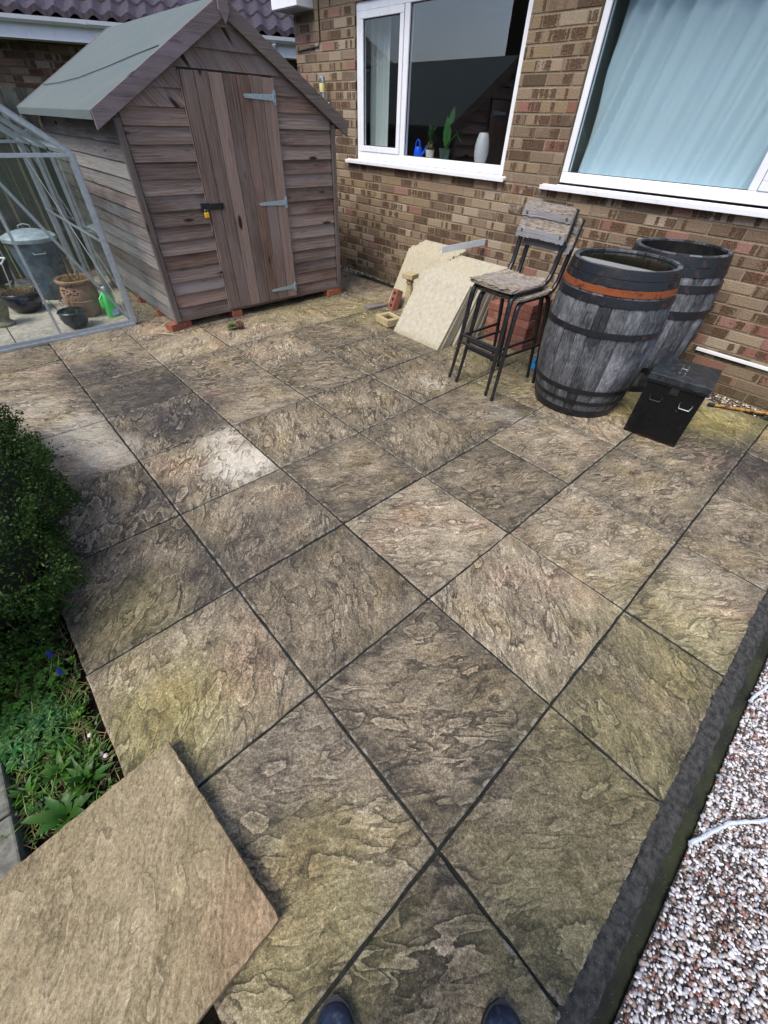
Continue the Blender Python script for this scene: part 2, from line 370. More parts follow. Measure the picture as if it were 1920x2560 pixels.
M_WATER=G('barrel_water',.015,1.).fin((.01,.013,.008))
def brick_mat(name, tone=(1,1,1), red=.08, dark=.48):
    g=G(name,.9,.2); uv=g.uv(); rr=g.rr(); s=g.sep(uv)
    u=g.add(s[0],g.mul(rr[0],9.)); 
    base=g.ramp(rr[1],[(0,(.11,.075,.05)),(.22,(.19,.135,.095)),(.45,(.275,.205,.145)),(.7,(.27,.20,.12)),(1,(.38,.31,.24))])
    base=g.mix(g.mr(rr[2],1-red-.02,1-red+.02),base,g.mix(g.mr(rr[0],0,1),(.24,.115,.085),(.30,.17,.135)))
    # dark dragged patches: 1D cells along the brick
    vo=g.n('TexVoronoi',{'W':g.add(g.add(g.mul(u,15.5),g.mul(g.m('SINE',g.mul(u,31.)),.45)),g.mul(rr[1],31.)),'Scale':1.},voronoi_dimensions='1D',feature='F1').outputs
    ed=g.n('TexVoronoi',{'W':g.add(g.add(g.mul(u,15.5),g.mul(g.m('SINE',g.mul(u,31.)),.45)),g.mul(rr[1],31.)),'Scale':1.},voronoi_dimensions='1D',feature='DISTANCE_TO_EDGE').outputs[0]
    vy=g.m('ABSOLUTE',g.sub(s[1],.0325))
    nn=g.mul(g.sub(g.noise(g.v('ADD',uv,g.comb(g.mul(rr[1],9.),g.mul(rr[0],9.),0.)),48.,5,.75),.5),.95)
    pm=g.mul(g.mr(g.add(ed,nn),.05,.13),g.mr(g.add(g.mul(vy,31.),nn),.93,.74))
    sel=g.mr(g.sep(vo[1])[0],1-dark-.01,1-dark+.01); pm=g.mul(g.mul(pm,sel),g.mr(rr[3],.12,.16))
    rg=g.noise(uv,95.,5,.7); rg2=g.noise(uv,260.,3,.6)
    dkc=g.mix(g.mr(rg,.35,.65),(.055,.032,.020),(.145,.092,.058))
    c=g.mix(g.mul(pm,.93),base,dkc)
    c=g.mix(1.,c,g.ramp(g.mix(.4,rg,rg2),[(.3,(.42,.39,.37)),(.5,(1,1,1)),(.72,(1.45,1.43,1.4))]),'MULTIPLY')
    c=g.mix(1.,c,tone,'MULTIPLY')
    P=g.pos(); z=g.sep(P)[2]
    dz=g.add(z,g.mul(g.sub(g.noise(P,3.,5,.6),.5),.35))
    c=g.mix(g.mul(g.mr(dz,.42,.02),.6),c,g.mix(.5,c,(.10,.085,.035)))
    sm=g.mr(g.v('LENGTH',g.v('MULTIPLY',g.v('SUBTRACT',P,(3.78,2.62,1.02)),(1,1,1.6))),.5,.1); ef=g.add(g.mul(g.mr(g.noise(P,5.,6,.7),.58,.74),.3),g.mul(sm,g.mul(g.mr(g.noise(P,14.,6,.75),.5,.66),.6))); c=g.mix(ef,c,(.42,.38,.33))
    return g.fin(c,.92,g.bump(g.add(g.mul(rg,.8),g.add(g.mul(rg2,.3),g.mul(pm,-.25))),1.,.009))
M_BRICK=brick_mat('dragface_brick'); M_BRICKN=brick_mat('neighbour_brick',(.62,.60,.60),.1,.6)
g=G('mortar',.95,.1); n1=g.noise(g.pos(),60.,5,.7); n2=g.noise(g.pos(),4.,4,.6); z=g.sep(g.pos())[2]
c=g.mix(g.mr(n1,.3,.7),(.17,.14,.10),(.30,.255,.19)); c=g.mix(g.mul(g.mr(n2,.45,.7),.4),c,(.20,.15,.09)); c=g.mix(g.mr(g.add(z,g.mul(n2,.3)),.45,.1,0,.6),c,(.13,.12,.06))
M_MORTAR=g.fin(c,.95,g.bump(n1,.6,.005))
M_MORTARN=plain('neighbour_mortar',(.12,.10,.075),.95,0,.3,40)
def redbrick(name,base):
    g=G(name,.9,.2); p=g.obj(); oi=g.n('ObjectInfo').outputs['Random']
    p=g.v('ADD',p,g.comb(g.mul(oi,7.),g.mul(oi,3.),0.)); n=g.noise(p,60.,6,.7); n2=g.noise(p,9.,4,.6)
    c=g.mix(g.mr(n,.3,.7),tuple(x*.6 for x in base),tuple(x*1.3 for x in base)); c=g.mix(g.mul(g.mr(n2,.5,.7),.5),c,(.36,.24,.19))
    c=g.mix(g.mr(oi,0,1,0,.55),c,(.13,.055,.045)); 
    return g.fin(c,.9,g.bump(n,.7,.004))
M_RED=redbrick('smooth_red_brick',(.25,.10,.075)); M_REDL=redbrick('orange_red_brick',(.42,.14,.07))
M_UPVC=plain('white_upvc',(.80,.82,.86),.3,0,.03,8,.03,.5)
g=G('white_upvc_sill',.35,.5); P=g.pos(); M_SILL=g.fin(g.mix(g.mul(g.mr(g.noise(P,9.,6,.7),.5,.75),.35),(.80,.82,.86),(.42,.43,.40)),.35)
M_GASKET=plain('black_gasket',(.012,.014,.02),.5)
M_GALV=plain('galvanised_hinge',(.36,.46,.50),.5,.6,.2,60,.2)
M_ALU=plain('aluminium_bar',(.42,.46,.49),.45,.6,.12,30,.1)
M_BLACKM=plain('black_painted_steel',(.012,.012,.014),.32,0,.4,40,.1,.6)
M_ALARM=plain('satin_steel',(.6,.6,.6),.25,1,.1,20,.05)
def glass(name,tint,f0=.05,rough=0.):
    g=G(name); t=g.t; t.nodes.remove(g.b); ge=g.n('NewGeometry')
    c_=g.m('ABSOLUTE',g.v('DOT_PRODUCT',ge.outputs['Normal'],ge.outputs['Incoming']))
    fr=g.add(f0,g.mul(1-f0,g.m('POWER',g.sub(1.,c_),5.)))
    tr=g.n('BsdfTransparent',{0:tint+(1,)}); gl=g.n('BsdfGlossy',{0:(1,1,1,1),'Roughness':rough})
    mx=g.n('MixShader'); t.links.new(fr,mx.inputs[0]); t.links.new(tr.outputs[0],mx.inputs[1]); t.links.new(gl.outputs[0],mx.inputs[2])
    t.links.new(mx.outputs[0],g.o.inputs[0]); return g.mat
M_GLASS=glass('double_glazing',(.94,.97,.985),.08); M_GLASSC=glass('casement_glazing',(.95,.97,.975),.05)
M_GHGLASS=glass('greenhouse_glass',(.97,.988,.983),.018)
g=G('mineral_felt',.9,.2); p=g.uv(); n=g.noise(p,420.,3,.7); n2=g.noise(p,3.,4,.6)
c=g.mix(g.mr(n,.3,.7),(.070,.092,.095),(.155,.185,.192)); c=g.mix(g.mul(g.mr(n2,.4,.7),.35),c,(.15,.17,.15)); M_FELT=g.fin(c,.92,g.bump(g.add(g.mul(n,.12),g.noise(g.uv(),4.,3,.5)),.6,.012))
M_FELTEDGE=plain('felt_cut_edge',(.05,.065,.06),.9)
def curtain_mat(name,col,tr):
    g=G(name,.85,.1); n=g.noise(g.uv(),400.,2); c=g.mix(n,tuple(x*.9 for x in col),col)
    g.fin(c,.85); b2=g.n('BsdfTranslucent',{0:col+(1,)}); mx=g.n('MixShader',{0:tr}); g.t.links.new(g.b.outputs[0],mx.inputs[1]); g.t.links.new(b2.outputs[0],mx.inputs[2]); g.t.links.new(mx.outputs[0],g.o.inputs[0]); return g.mat
M_CURT=curtain_mat('pale_blue_curtain',(.70,.86,.92),.25); M_CURT2=curtain_mat('greyish_green_curtain',(.55,.62,.60),.2)
def leaf_mat(name,a,b,spec=.4):
    g=G(name,.5,spec); rr=g.sep(g.attr()); c=g.mix(rr[0],a,b); c=g.mix(g.mul(rr[1],.3),c,(.10,.13,.02))
    g.fin(c,.45); t2=g.n('BsdfTranslucent'); g.set(t2.inputs[0],c); mx=g.n('MixShader',{0:.25}); g.t.links.new(g.b.outputs[0],mx.inputs[1]); g.t.links.new(t2.outputs[0],mx.inputs[2]); g.t.links.new(mx.outputs[0],g.o.inputs[0]); return g.mat
M_BOX=leaf_mat('box_leaves',(.003,.016,.003),(.016,.062,.009),.25)
M_WEED=leaf_mat('weed_leaves',(.018,.085,.010),(.06,.20,.025)); M_CRANE=leaf_mat('bluish_green_leaves',(.012,.075,.018),(.035,.16,.035))
M_GRASS=leaf_mat('grass_blades',(.05,.14,.015),(.16,.30,.05)); M_DRY=leaf_mat('dry_straw',(.20,.13,.06),(.42,.32,.17)); M_DARKSTEM=leaf_mat('dead_dark_stems',(.05,.02,.015),(.12,.05,.04))
M_HOUSEP=leaf_mat('glossy_house_leaves',(.008,.06,.012),(.03,.17,.03))
M_BLUEFL=plain('deep_blue_petals',(.02,.02,.26),.5)
g=G('bed_soil',.95,.1); P=g.pos(); n=g.noise(P,35.,7,.75); M_SOIL=g.fin(g.mix(g.mr(n,.3,.7),(.006,.005,.004),(.035,.025,.018)),.95,g.bump(n,1.,.03))
M_DARKFILL=plain('dark_fill',(.02,.02,.018),.95)
M_CONC=plain('weathered_concrete',(.15,.15,.13),.9,0,.35,40,.6,.2,(.07,.08,.04))
M_TERR=plain('weathered_terracotta',(.30,.19,.135),.85,0,.25,12,.3,.2,(.33,.30,.26))
M_NAVY=plain('navy_glaze',(.010,.014,.028),.18,0,.3,20,.02,.7); M_PUTTY=plain('slate_blue_glaze',(.028,.045,.060),.3,0,.3,20,.05,.6)
M_GREENPL=plain('bright_green_plastic',(.09,.70,.16),.4,0,.06,10,.02); M_WHITEPL=plain('white_plastic',(.75,.77,.75),.4,0,.05); M_BLUEPL=plain('blue_plastic',(.005,.10,.72),.35,0,.05)
M_BIN=plain('blue_grey_galvanised_bin',(.11,.16,.20),.5,.5,.35,9,.2,.4,(.17,.13,.07)); M_BINLID=plain('pale_zinc_lid',(.33,.40,.43),.55,.4,.25,14,.2)
M_STONE=plain('buff_cast_stone',(.42,.345,.20),.9,0,.15,50,.4,.2,(.30,.27,.13)); M_OLDSTONE=plain('lichened_stone',(.20,.20,.14),.9,0,.3,25,.5,.2)
M_YELLOW=plain('yellow_padlock',(.75,.42,.02),.35,0,.1)

# ------------------------------------------------------------ ground and paving
def plane(name, x0,x1,y0,y1,z, mat, nx=1, ny=1, amp=0., kind='structure', parent=None):
    b=MB(); rs=np.random.RandomState(3)
    for j in range(ny+1):
        for i in range(nx+1):
            b.v.append((x0+(x1-x0)*i/nx, y0+(y1-y0)*j/ny, z+(rs.uniform(-amp,amp) if amp else 0)))
    for j in range(ny):
        for i in range(nx):
            q=(j*(nx+1)+i, j*(nx+1)+i+1,(j+1)*(nx+1)+i+1,(j+1)*(nx+1)+i); b.face(q,[b.v[k][:2] for k in q])
    o=b.build(name,mat,parent,smooth=amp>0,fixn=False)
    if kind: tag(o,kind=kind)
    return o
plane('ground',-300,300,-300,300,-.09,plain('rough_lawn',(.05,.075,.025),.95,0,.4,3.),8,8)
plane('joint_bed',-.594,3.72,-.42,7.0,-.0065,M_GROUT); plane('joint_bed',-1.85,-.5945,3.0,7.0,-.0068,M_GROUT)
pv=MB(); slabuv=[]
J=.0046
def slab(x0,x1,y0,y1,full=(0,0,0,0)):
    P=.6; cx,cy=(x0+x1)/2,(y0+y1)/2
    rot=rnd.choice([0,90,180,270])+rnd.uniform(-10,10)
    ca,sa=math.cos(R_(rot+32)),math.sin(R_(rot+32)); ox,oy=rnd.uniform(0,60),rnd.uniform(0,60)
    tl=(rnd.uniform(-.003,.003),rnd.uniform(-.003,.003)); dz=rnd.uniform(-.0025,.002); r=(rnd.random(),rnd.random(),rnd.random(),rnd.random())
    n=10; e=.005; xs=[x0,x0+e]+[x0+(x1-x0)*i/n for i in range(1,n)]+[x1-e,x1]; ys=[y0,y0+e]+[y0+(y1-y0)*i/n for i in range(1,n)]+[y1-e,y1]
    js=[rnd.uniform(-.0028,.0016) for _ in range(60)]
    b0=len(pv.v); m=len(xs)
    for j,y in enumerate(ys):
        for i,x in enumerate(xs):
            edge=(i in(0,m-1)) or (j in(0,m-1))
            z=(dz+tl[0]*(x-cx)*2+tl[1]*(y-cy)*2)-( .0035 if edge else 0)
            xx=x+(js[j] if i in(0,m-1) else 0); yy=y+(js[i+20] if j in(0,m-1) else 0)
            pv.v.append((xx,yy,z))
    def uv(v): 
        x,y=v[0]-cx,v[1]-cy; return (ox+x*ca-y*sa, oy+x*sa+y*ca)
    def suv(v): return ((v[0]-x0)/max(.3,(x1-x0)),(v[1]-y0)/max(.3,(y1-y0)))
    for j in range(m-1):
        for i in range(m-1):
            q=(b0+j*m+i,b0+j*m+i+1,b0+(j+1)*m+i+1,b0+(j+1)*m+i)
            pv.face(q,[uv(pv.v[k]) for k in q],r); slabuv.append([suv(pv.v[k]) for k in q])
    # skirts
    per=[b0+i for i in range(m)]+[b0+j*m+m-1 for j in range(1,m)]+[b0+(m-1)*m+i for i in range(m-2,-1,-1)]+[b0+j*m for j in range(m-2,0,-1)]
    bb=len(pv.v); pv.v += [(pv.v[k][0],pv.v[k][1],-.035) for k in per]
    L=len(per)
    for i in range(L):
        k=(i+1)%L; q=(per[i],bb+i,bb+k,per[k]); pv.face(q,[uv(pv.v[t]) for t in q],r); slabuv.append([(0.,0.)]*4)
for j in range(-1,12):
    for i in range(-3,6):
        x0,x1=.6*i+J,.6*i+.6-J; y0,y1=.6*j+J,.6*j+.6-J
        if i<-1 and j<5: continue
        if j==-1: y0=-.393
        slab(x0,x1,y0,y1)
o=pv.build('patio_paving',M_PAVE,fixn=False); tag(o,kind='structure')
ul=o.data.uv_layers.new(name='slab'); ul.data.foreach_set('uv',[c for f_ in slabuv for p in f_ for c in p]); o.data.uv_layers['UVMap'].active=True
# pale paving inside the greenhouse lies a little higher
gb=MB(); 
for j in range(4):
    for i in range(4):
        gb.b2(-1.15+.47*i+.004,-1.15+.47*i+.466,4.68+.46*j+.004,4.68+.46*j+.456,-.01,.012,axis=0)
g=G('pale_greenhouse_paving',.85,.3); n=g.noise(g.pos(),22.,6,.65); c=g.mix(g.mr(n,.3,.7),(.30,.27,.22),(.50,.46,.39)); c=g.mix(g.mul(g.mr(g.noise(g.pos(),5.,5,.6),.5,.7),.5),c,(.20,.19,.14))
tag(gb.build('greenhouse_paving',g.fin(c,.85,g.bump(n,.4,.006)),bevel=.003),kind='structure')
plane('greenhouse_joint_bed',-1.16,.70,4.68,6.52,.0025,plain('dark_joint',(.07,.065,.05),.95))

# edging haunch along the patio, gravel beyond
eb=MB(); nx=700; prof=[(-.391,-.004),(-.396,.0008),(-.414,-.001),(-.432,-.006),(-.446,-.012),(-.452,-.022),(-.465,-.026),(-.482,-.028),(-.492,-.032)]
for i in range(nx+1):
    x=-1.2+5.0*i/nx
    for k,(y,z) in enumerate(prof):
        wv=.004*math.sin(x*13)+.003*math.sin(x*41+1)+.003*math.sin(x*101)+rnd.uniform(-.005,.005)+.004
        wv2=.006*math.sin(x*17+2)+.004*math.sin(x*71)
        yy=y+(wv if k<2 else wv2 if 3<k<7 else 0); eb.v.append((x,yy,z+rnd.uniform(-.0006,.0006)))
m=len(prof)
for i in range(nx):
    for k in range(m-1):
        q=(i*m+k,i*m+k+1,(i+1)*m+k+1,(i+1)*m+k); eb.face(q,[eb.v[t][:2] for t in q])
g=G('dark_algae_mortar',.8,.35); P=g.pos(); n=g.noise(P,45.,6,.7); y=g.sep(P)[1]; n2=g.noise(P,7.,4,.6)
c=g.mix(g.mr(n,.3,.72),(.011,.011,.011),(.080,.078,.072)); c=g.mix(g.mr(y,-.448,-.456),c,g.mix(g.mr(n2,.35,.65),(.014,.016,.012),(.035,.042,.018)))
gr=g.vor(P,260.); c=g.mix(g.mul(g.mr(gr[0],.25,.1),g.mr(g.sep(gr[1])[0],.93,.96)),c,(.4,.42,.42))
tag(eb.build('mortar_haunch',g.fin(c,.8,g.bump(g.noise(P,160.,5,.8),.8,.006)),smooth=True,fixn=False),kind='structure')
def pebbles(name, regions, mat, size, zf, seed, squash=.6):
    """many small stones as one mesh"""
    rs=np.random.RandomState(seed)
    ico=bmesh.new(); bmesh.ops.create_icosphere(ico, subdivisions=1, radius=1); bv=np.array([v.co[:] for v in ico.verts]); bf=np.array([[v.index for v in f.verts] for f in ico.faces]); ico.free()
    pts=[]
    for (x0,x1,y0,y1,sp) in regions:
        nx_=int((x1-x0)/sp); ny_=int((y1-y0)/sp)
        gx,gy=np.meshgrid(np.arange(nx_),np.arange(ny_)); gx=gx.ravel(); gy=gy.ravel()
        px=x0+(gx+.5*(gy%2)+rs.uniform(-.35,.35,gx.size))*sp; py=y0+(gy+.5+rs.uniform(-.35,.35,gx.size))*sp
        pts.append(np.stack([px,py],1))
    pts=np.concatenate(pts); n=len(pts)
    ax1=rs.normal(size=(n,3)); ax1/=np.linalg.norm(ax1,axis=1)[:,None]; t=rs.normal(size=(n,3)); ax2=np.cross(ax1,t); ax2/=np.linalg.norm(ax2,axis=1)[:,None]; ax3=np.cross(ax1,ax2)
    sc=size*rs.uniform(.45,1.3,(n,1))*np.array([1,.8,.6])[None]*rs.uniform(.8,1.2,(n,3))
    jit=1+rs.uniform(-.22,.22,(n,len(bv),1))
    V=(bv[None]*jit); V=V[:,:,0:1]*(ax1*sc[:,0:1])[:,None]+V[:,:,1:2]*(ax2*sc[:,1:2])[:,None]+V[:,:,2:3]*(ax3*sc[:,2:3])[:,None]
    z=zf(pts[:,0],pts[:,1])+rs.uniform(-.002,.002,n)
    V[:,:,0]+=pts[:,0:1]; V[:,:,1]+=pts[:,1:2]; V[:,:,2]+=z[:,None]
    F=(bf[None]+(np.arange(n)*len(bv))[:,None,None]).reshape(-1,3)
    me=bpy.data.meshes.new(name); me.vertices.add(n*len(bv)); me.vertices.foreach_set('co',V.reshape(-1)); me.loops.add(F.size); me.loops.foreach_set('vertex_index',F.reshape(-1).astype(np.int32))
    me.polygons.add(len(F)); me.polygons.foreach_set('loop_start',np.arange(0,F.size,3,dtype=np.int32)); me.update(calc_edges=True)
    at=me.attributes.new('rnd','FLOAT_COLOR','FACE'); c=np.repeat(np.concatenate([rs.rand(n,3),np.ones((n,1))],1),len(bf),0); at.data.foreach_set('color',c.reshape(-1).astype(np.float32))
    me.materials.append(mat); o=bpy.data.objects.new(name,me); S.collection.objects.link(o); return o
g=G('mixed_quartz_pebbles',.35,.5); rr=g.sep(g.attr())
c=g.ramp(rr[0],[(0,(.03,.022,.022)),(.10,(.09,.055,.045)),(.17,(.22,.07,.055)),(.23,(.28,.19,.15)),(.31,(.42,.35,.31)),(.40,(.36,.36,.40)),(.54,(.53,.53,.56)),(.70,(.72,.71,.72)),(.86,(.78,.78,.82))],'CONSTANT')
c=g.mix(g.mr(g.noise(g.pos(),300.,3),.3,.7,0,.35),c,(.25,.22,.2))
M_PEB=g.fin(c,.35)
plane('gravel_path',-3,8,-3.5,-.49,-.022,plain('resin_gravel_base',(.13,.105,.09),.8,0,.5,200,.8))
tag(pebbles('resin_bound_gravel',[(-.35,2.7,-1.05,-.486,.0085)],M_PEB,.0072,lambda x,y:-.014+.004*np.sin(x*5)+0*y,2),'multicoloured white grey and red pebbles bound in the path beside the patio','gravel',kind='stuff')
g=G('wall_foot_pebbles',.6,.3); rr=g.sep(g.attr()); M_PEB2=g.fin(g.ramp(rr[0],[(0,(.03,.025,.02)),(.3,(.10,.07,.05)),(.55,(.22,.17,.12)),(.75,(.4,.36,.3)),(.9,(.62,.6,.56))],'CONSTANT'),.6)
plane('wall_foot_trench',3.6,3.8,-1,6.3,-.03,M_SOIL)
tag(pebbles('wall_foot_gravel',[(3.605,3.77,-.6,6.0,.0135)],M_PEB2,.0115,lambda x,y:-.016+.008*np.sin(y*4)+0*x,4),'narrow strip of loose pale and brown gravel at the foot of the house wall','gravel',kind='stuff')
for nm,pts,lb in (('sealant_bead',[(.565,-.487),(.61,-.507),(.666,-.532),(.70,-.548),(.75,-.585),(.794,-.621),(.86,-.66),(.93,-.72)],'thick pale filler line crossing the gravel near the bottom right corner'),('sealant_bead',[(1.17,-.487),(1.22,-.497),(1.284,-.514),(1.34,-.54),(1.42,-.56)],'short pale filler line in the gravel at the right edge, farther up the path')):
    P_=[]
    for i in range(len(pts)-1):
        for t in range(4):
            u=t/4; P_.append((pts[i][0]*(1-u)+pts[i+1][0]*u+rnd.uniform(-.002,.002),pts[i][1]*(1-u)+pts[i+1][1]*u+rnd.uniform(-.002,.002),-.006+rnd.uniform(-.001,.001)))
    b=MB().tube(P_,[rnd.uniform(.004,.0065) for _ in P_],8); tag(b.build(nm,plain('pale_filler',(.55,.60,.66),.6,0,.15,60,.3),smooth=True),lb,'filler line')

# ------------------------------------------------------------ house wall
HX=3.78
house=thing('brick_house','long buff and brown brick house wall with two white windows','house',(HX,3,0))
def W(o): o.parent=house; o.matrix_parent_inverse=Matrix.Translation((-HX,-3,0)); return o
OPEN=[(2.84,4.94,1.15,2.335),(-.6,2.275,1.15,2.335)]
def brickwall(mb, u0,u1,z0,z1,opens,place,pitch=.225,ch=.075,redrow=None):
    k=int(math.floor(z0/ch))
    while k*ch<z1:
        z=k*ch; offs=(.1125 if k%2 else 0); cuts=sorted([(a,b) for a,b,c,d in opens if c-.01<z+ch/2<d+.01])
        u=math.floor((u0)/pitch)*pitch-pitch+offs
        while u<u1:
            segs=[(u+.005+rnd.uniform(-.0015,.0015),u+pitch-.005+rnd.uniform(-.0015,.0015))]
            for a,b in [(-9e9,u0)]+cuts+[(u1,9e9)]:
                ns=[]
                for s0,s1 in segs:
                    if s1<=a or s0>=b: ns.append((s0,s1))
                    else:
                        if s0<a: ns.append((s0,a))
                        if s1>b: ns.append((b,s1))
                segs=ns
            for s0,s1 in segs:
                if s1-s0>.02:
                    r=(rnd.random(),rnd.random(),(rnd.random() if redrow is None else min(1,redrow((s0+s1)/2,z)+rnd.random())),rnd.random())
                    zz0=z+.005+rnd.uniform(-.001,.001); zz1=z+ch-.005+rnd.uniform(-.001,.001); place(mb,s0,s1,zz0,zz1,rnd.uniform(-.0018,.0018),r)
            u+=pitch
        k+=1
def place_house(mb,s0,s1,z0,z1,j,r):
    b=len(mb.v); x0,x1=HX+j,HX+.02; e=.0035
    def q(a,bb,c_): mb.v.append((a,bb,c_)); return len(mb.v)-1
    F=[q(x0,s0+e,z0+e),q(x0,s1-e,z0+e),q(x0,s1-e,z1-e),q(x0,s0+e,z1-e)]; Mi=[q(x0+.004,s0,z0),q(x0+.004,s1,z0),q(x0+.004,s1,z1),q(x0+.004,s0,z1)]; B=[q(x1,s0,z0),q(x1,s1,z0),q(x1,s1,z1),q(x1,s0,z1)]
    uv=lambda i:(mb.v[i][1]-s0,mb.v[i][2]-z0)
    mb.face(F[::-1],[uv(i) for i in F[::-1]],r)
    for A,Bb in ((F,Mi),(Mi,B)):
        for i in range(4):
            k=(i+1)%4; ff=(A[i],A[k],Bb[k],Bb[i]); mb.face(ff,[uv(t) for t in ff],r)
bw=MB(); brickwall(bw,-.9,6.03,-.1,2.75,OPEN,place_house,redrow=lambda u,z:.18 if u<1.3 and z<1.1 else 0)
W(bw.build('wall',M_BRICK,fixn=False)).location=(0,0,0)
mbk=MB()
def wallback(x0,x1,mb):
    ys=sorted({-.9,6.03,*[a for o_ in OPEN for a in o_[:2]]}); zs=[-.1,1.15,2.335,2.75]
    for i in range(len(ys)-1):
        for k in range(3):
            cy,cz=(ys[i]+ys[i+1])/2,(zs[k]+zs[k+1])/2
            if any(a<cy<b and c<cz<d_ for a,b,c,d_ in OPEN): continue
            mb.b2(x0,x1,ys[i],ys[i+1],zs[k],zs[k+1],axis=1)
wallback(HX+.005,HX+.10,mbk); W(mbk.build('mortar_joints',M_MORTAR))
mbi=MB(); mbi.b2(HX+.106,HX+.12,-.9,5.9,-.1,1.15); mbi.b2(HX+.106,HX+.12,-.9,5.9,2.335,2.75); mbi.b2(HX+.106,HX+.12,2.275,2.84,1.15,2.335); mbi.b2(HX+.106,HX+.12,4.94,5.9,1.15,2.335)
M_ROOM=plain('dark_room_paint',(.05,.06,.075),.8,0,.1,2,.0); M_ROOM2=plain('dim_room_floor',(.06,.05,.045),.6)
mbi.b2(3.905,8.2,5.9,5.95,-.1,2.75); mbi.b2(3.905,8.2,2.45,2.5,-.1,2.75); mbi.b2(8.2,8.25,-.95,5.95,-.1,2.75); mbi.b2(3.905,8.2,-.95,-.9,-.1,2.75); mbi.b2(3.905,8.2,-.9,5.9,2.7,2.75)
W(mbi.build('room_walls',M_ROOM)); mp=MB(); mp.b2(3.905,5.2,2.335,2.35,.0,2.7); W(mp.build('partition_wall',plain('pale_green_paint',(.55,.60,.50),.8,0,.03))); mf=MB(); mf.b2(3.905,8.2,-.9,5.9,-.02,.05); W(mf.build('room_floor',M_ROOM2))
# roof edge over the wall so no light falls in from above
ro=MB(); ro.b2(3.4,8.3,-1,6.0,2.76,2.82); W(ro.build('soffit',plain('soffit_board',(.4,.4,.4),.6)))
# side return of the house at the far corner
bs=MB()
def place_side(mb,s0,s1,z0,z1,j,r):
    b0=len(mb.v); mb.b2(s0,s1,6.02,6.04+j,z0,z1,r=r)
brickwall(bs,HX+.01,8.2,-.1,2.75,[],place_side); W(bs.build('side_wall',M_BRICKN))
# windows
def window(y0,y1,z0,z1,mulls,name,glassm,xf):
    root=MB(); fr=.055
    rz0=z0+.012
    root.b2(xf,xf+.06,y0,y1,rz0,rz0+.068); root.b2(xf,xf+.06,y0,y1,z1-.06,z1)
    root.b2(xf+.0005,xf+.0595,y0,y0+.048,rz0+.068,z1-.06); root.b2(xf+.0005,xf+.0595,y1-.048,y1,rz0+.068,z1-.06)
    for a,b in mulls: root.b2(xf+.001,xf+.059,a,b,rz0+.068,z1-.06)
    f=W(root.build('window',M_UPVC,bevel=.004)); return f
xf=3.802
def child(o,p): o.parent=p; return o
win1=window(2.845,4.935,1.155,2.33,[(4.17,4.235)],'window',M_GLASS,xf)
def pane(p,y0,y1,z0,z1,x,mat):
    b=MB(); b.b2(x,x+.004,y0,y1,z0,z1); child(b.build('pane',mat),p)
    # gasket: four thin black strips in front of the glass edge
    k=MB(); t=.007
    k.b2(x-.008,x-.001,y0,y1,z0,z0+t); k.b2(x-.008,x-.001,y0,y1,z1-t,z1); k.b2(x-.008,x-.001,y0,y0+t,z0+t,z1-t); k.b2(x-.008,x-.001,y1-t,y1,z0+t,z1-t); child(k.build('gasket',M_GASKET),p)
pane(win1,2.890,4.172,1.232,2.272,xf+.024,M_GLASS)
sash=MB(); a,b_,c_,d_=4.242,4.88,1.238,2.268; xs_=xf-.006
sash.b2(xs_,xs_+.045,a,b_,c_,c_+.05); sash.b2(xs_,xs_+.045,a,b_,d_-.05,d_); sash.b2(xs_+.0005,xs_+.0445,a,a+.05,c_+.05,d_-.05); sash.b2(xs_+.0005,xs_+.0445,b_-.05,b_,c_+.05,d_-.05)
child(sash.build('casement',M_UPVC,bevel=.004),win1)
pane(win1,4.291,4.831,1.287,2.219,xs_+.02,M_GLASSC)
def sill(p,y0,y1,z):
    s=MB(); s.prism([(3.735,z-.030),(3.735,z-.010),(3.80,z+.004),(3.80,z-.022)],1,y0,y1)   # (x,z) profile
    s.b2(3.731,3.7345,y0-.004,y1+.004,z-.036,z-.006)
    child(s.build('sill',M_SILL,bevel=.002),p)
sill(win1,2.79,5.09,1.163)
win2=window(-.6,2.268,1.155,2.33,[(.86,.91)],'window',M_GLASS,xf)
pane(win2,.905,2.222,1.232,2.272,xf+.024,M_GLASS)
sash=MB(); a,b_,c_,d_=-.54,.855,1.238,2.268
sash.b2(xs_,xs_+.045,a,b_,c_,c_+.05); sash.b2(xs_,xs_+.045,a,b_,d_-.05,d_); sash.b2(xs_+.0005,xs_+.0445,a,a+.05,c_+.05,d_-.05); sash.b2(xs_+.0005,xs_+.0445,b_-.05,b_,c_+.05,d_-.05)
child(sash.build('casement',M_UPVC,bevel=.004),win2); pane(win2,a+.05,b_-.05,c_+.05,d_-.05,xs_+.02,M_GLASS)
sill(win2,-.7,2.40,1.150)
isl=MB(); isl.b2(3.868,4.05,2.85,4.93,1.20,1.222); child(isl.build('inner_sill',M_UPVC,bevel=.003),win1)
isl=MB(); isl.b2(3.868,4.05,-.6,2.26,1.20,1.222); child(isl.build('inner_sill',M_UPVC,bevel=.003),win2)
# eaves box, airbricks
eb_=MB(); eb_.b2(3.565,3.778,5.63,6.12,2.34,2.78); W(eb_.build('eaves_box',M_UPVC,bevel=.004))
ebs=MB(); ebs.b2(3.575,3.90,5.64,6.10,2.333,2.339); W(ebs.build('eaves_soffit',plain('shaded_soffit',(.35,.36,.36),.6)))
for yc in (5.07,-.12):
    a_=MB(); a_.b2(3.772,3.786,yc-.11,yc+.11,.062,.128)
    ab=W(a_.build('airbrick',M_MORTAR,bevel=.002)); k=MB()
    for i in range(8): k.b2(3.7700,3.7714,yc-.095+i*.025,yc-.082+i*.025,.075,.115)
    child(k.build('vent_slot',M_DARKFILL),ab)
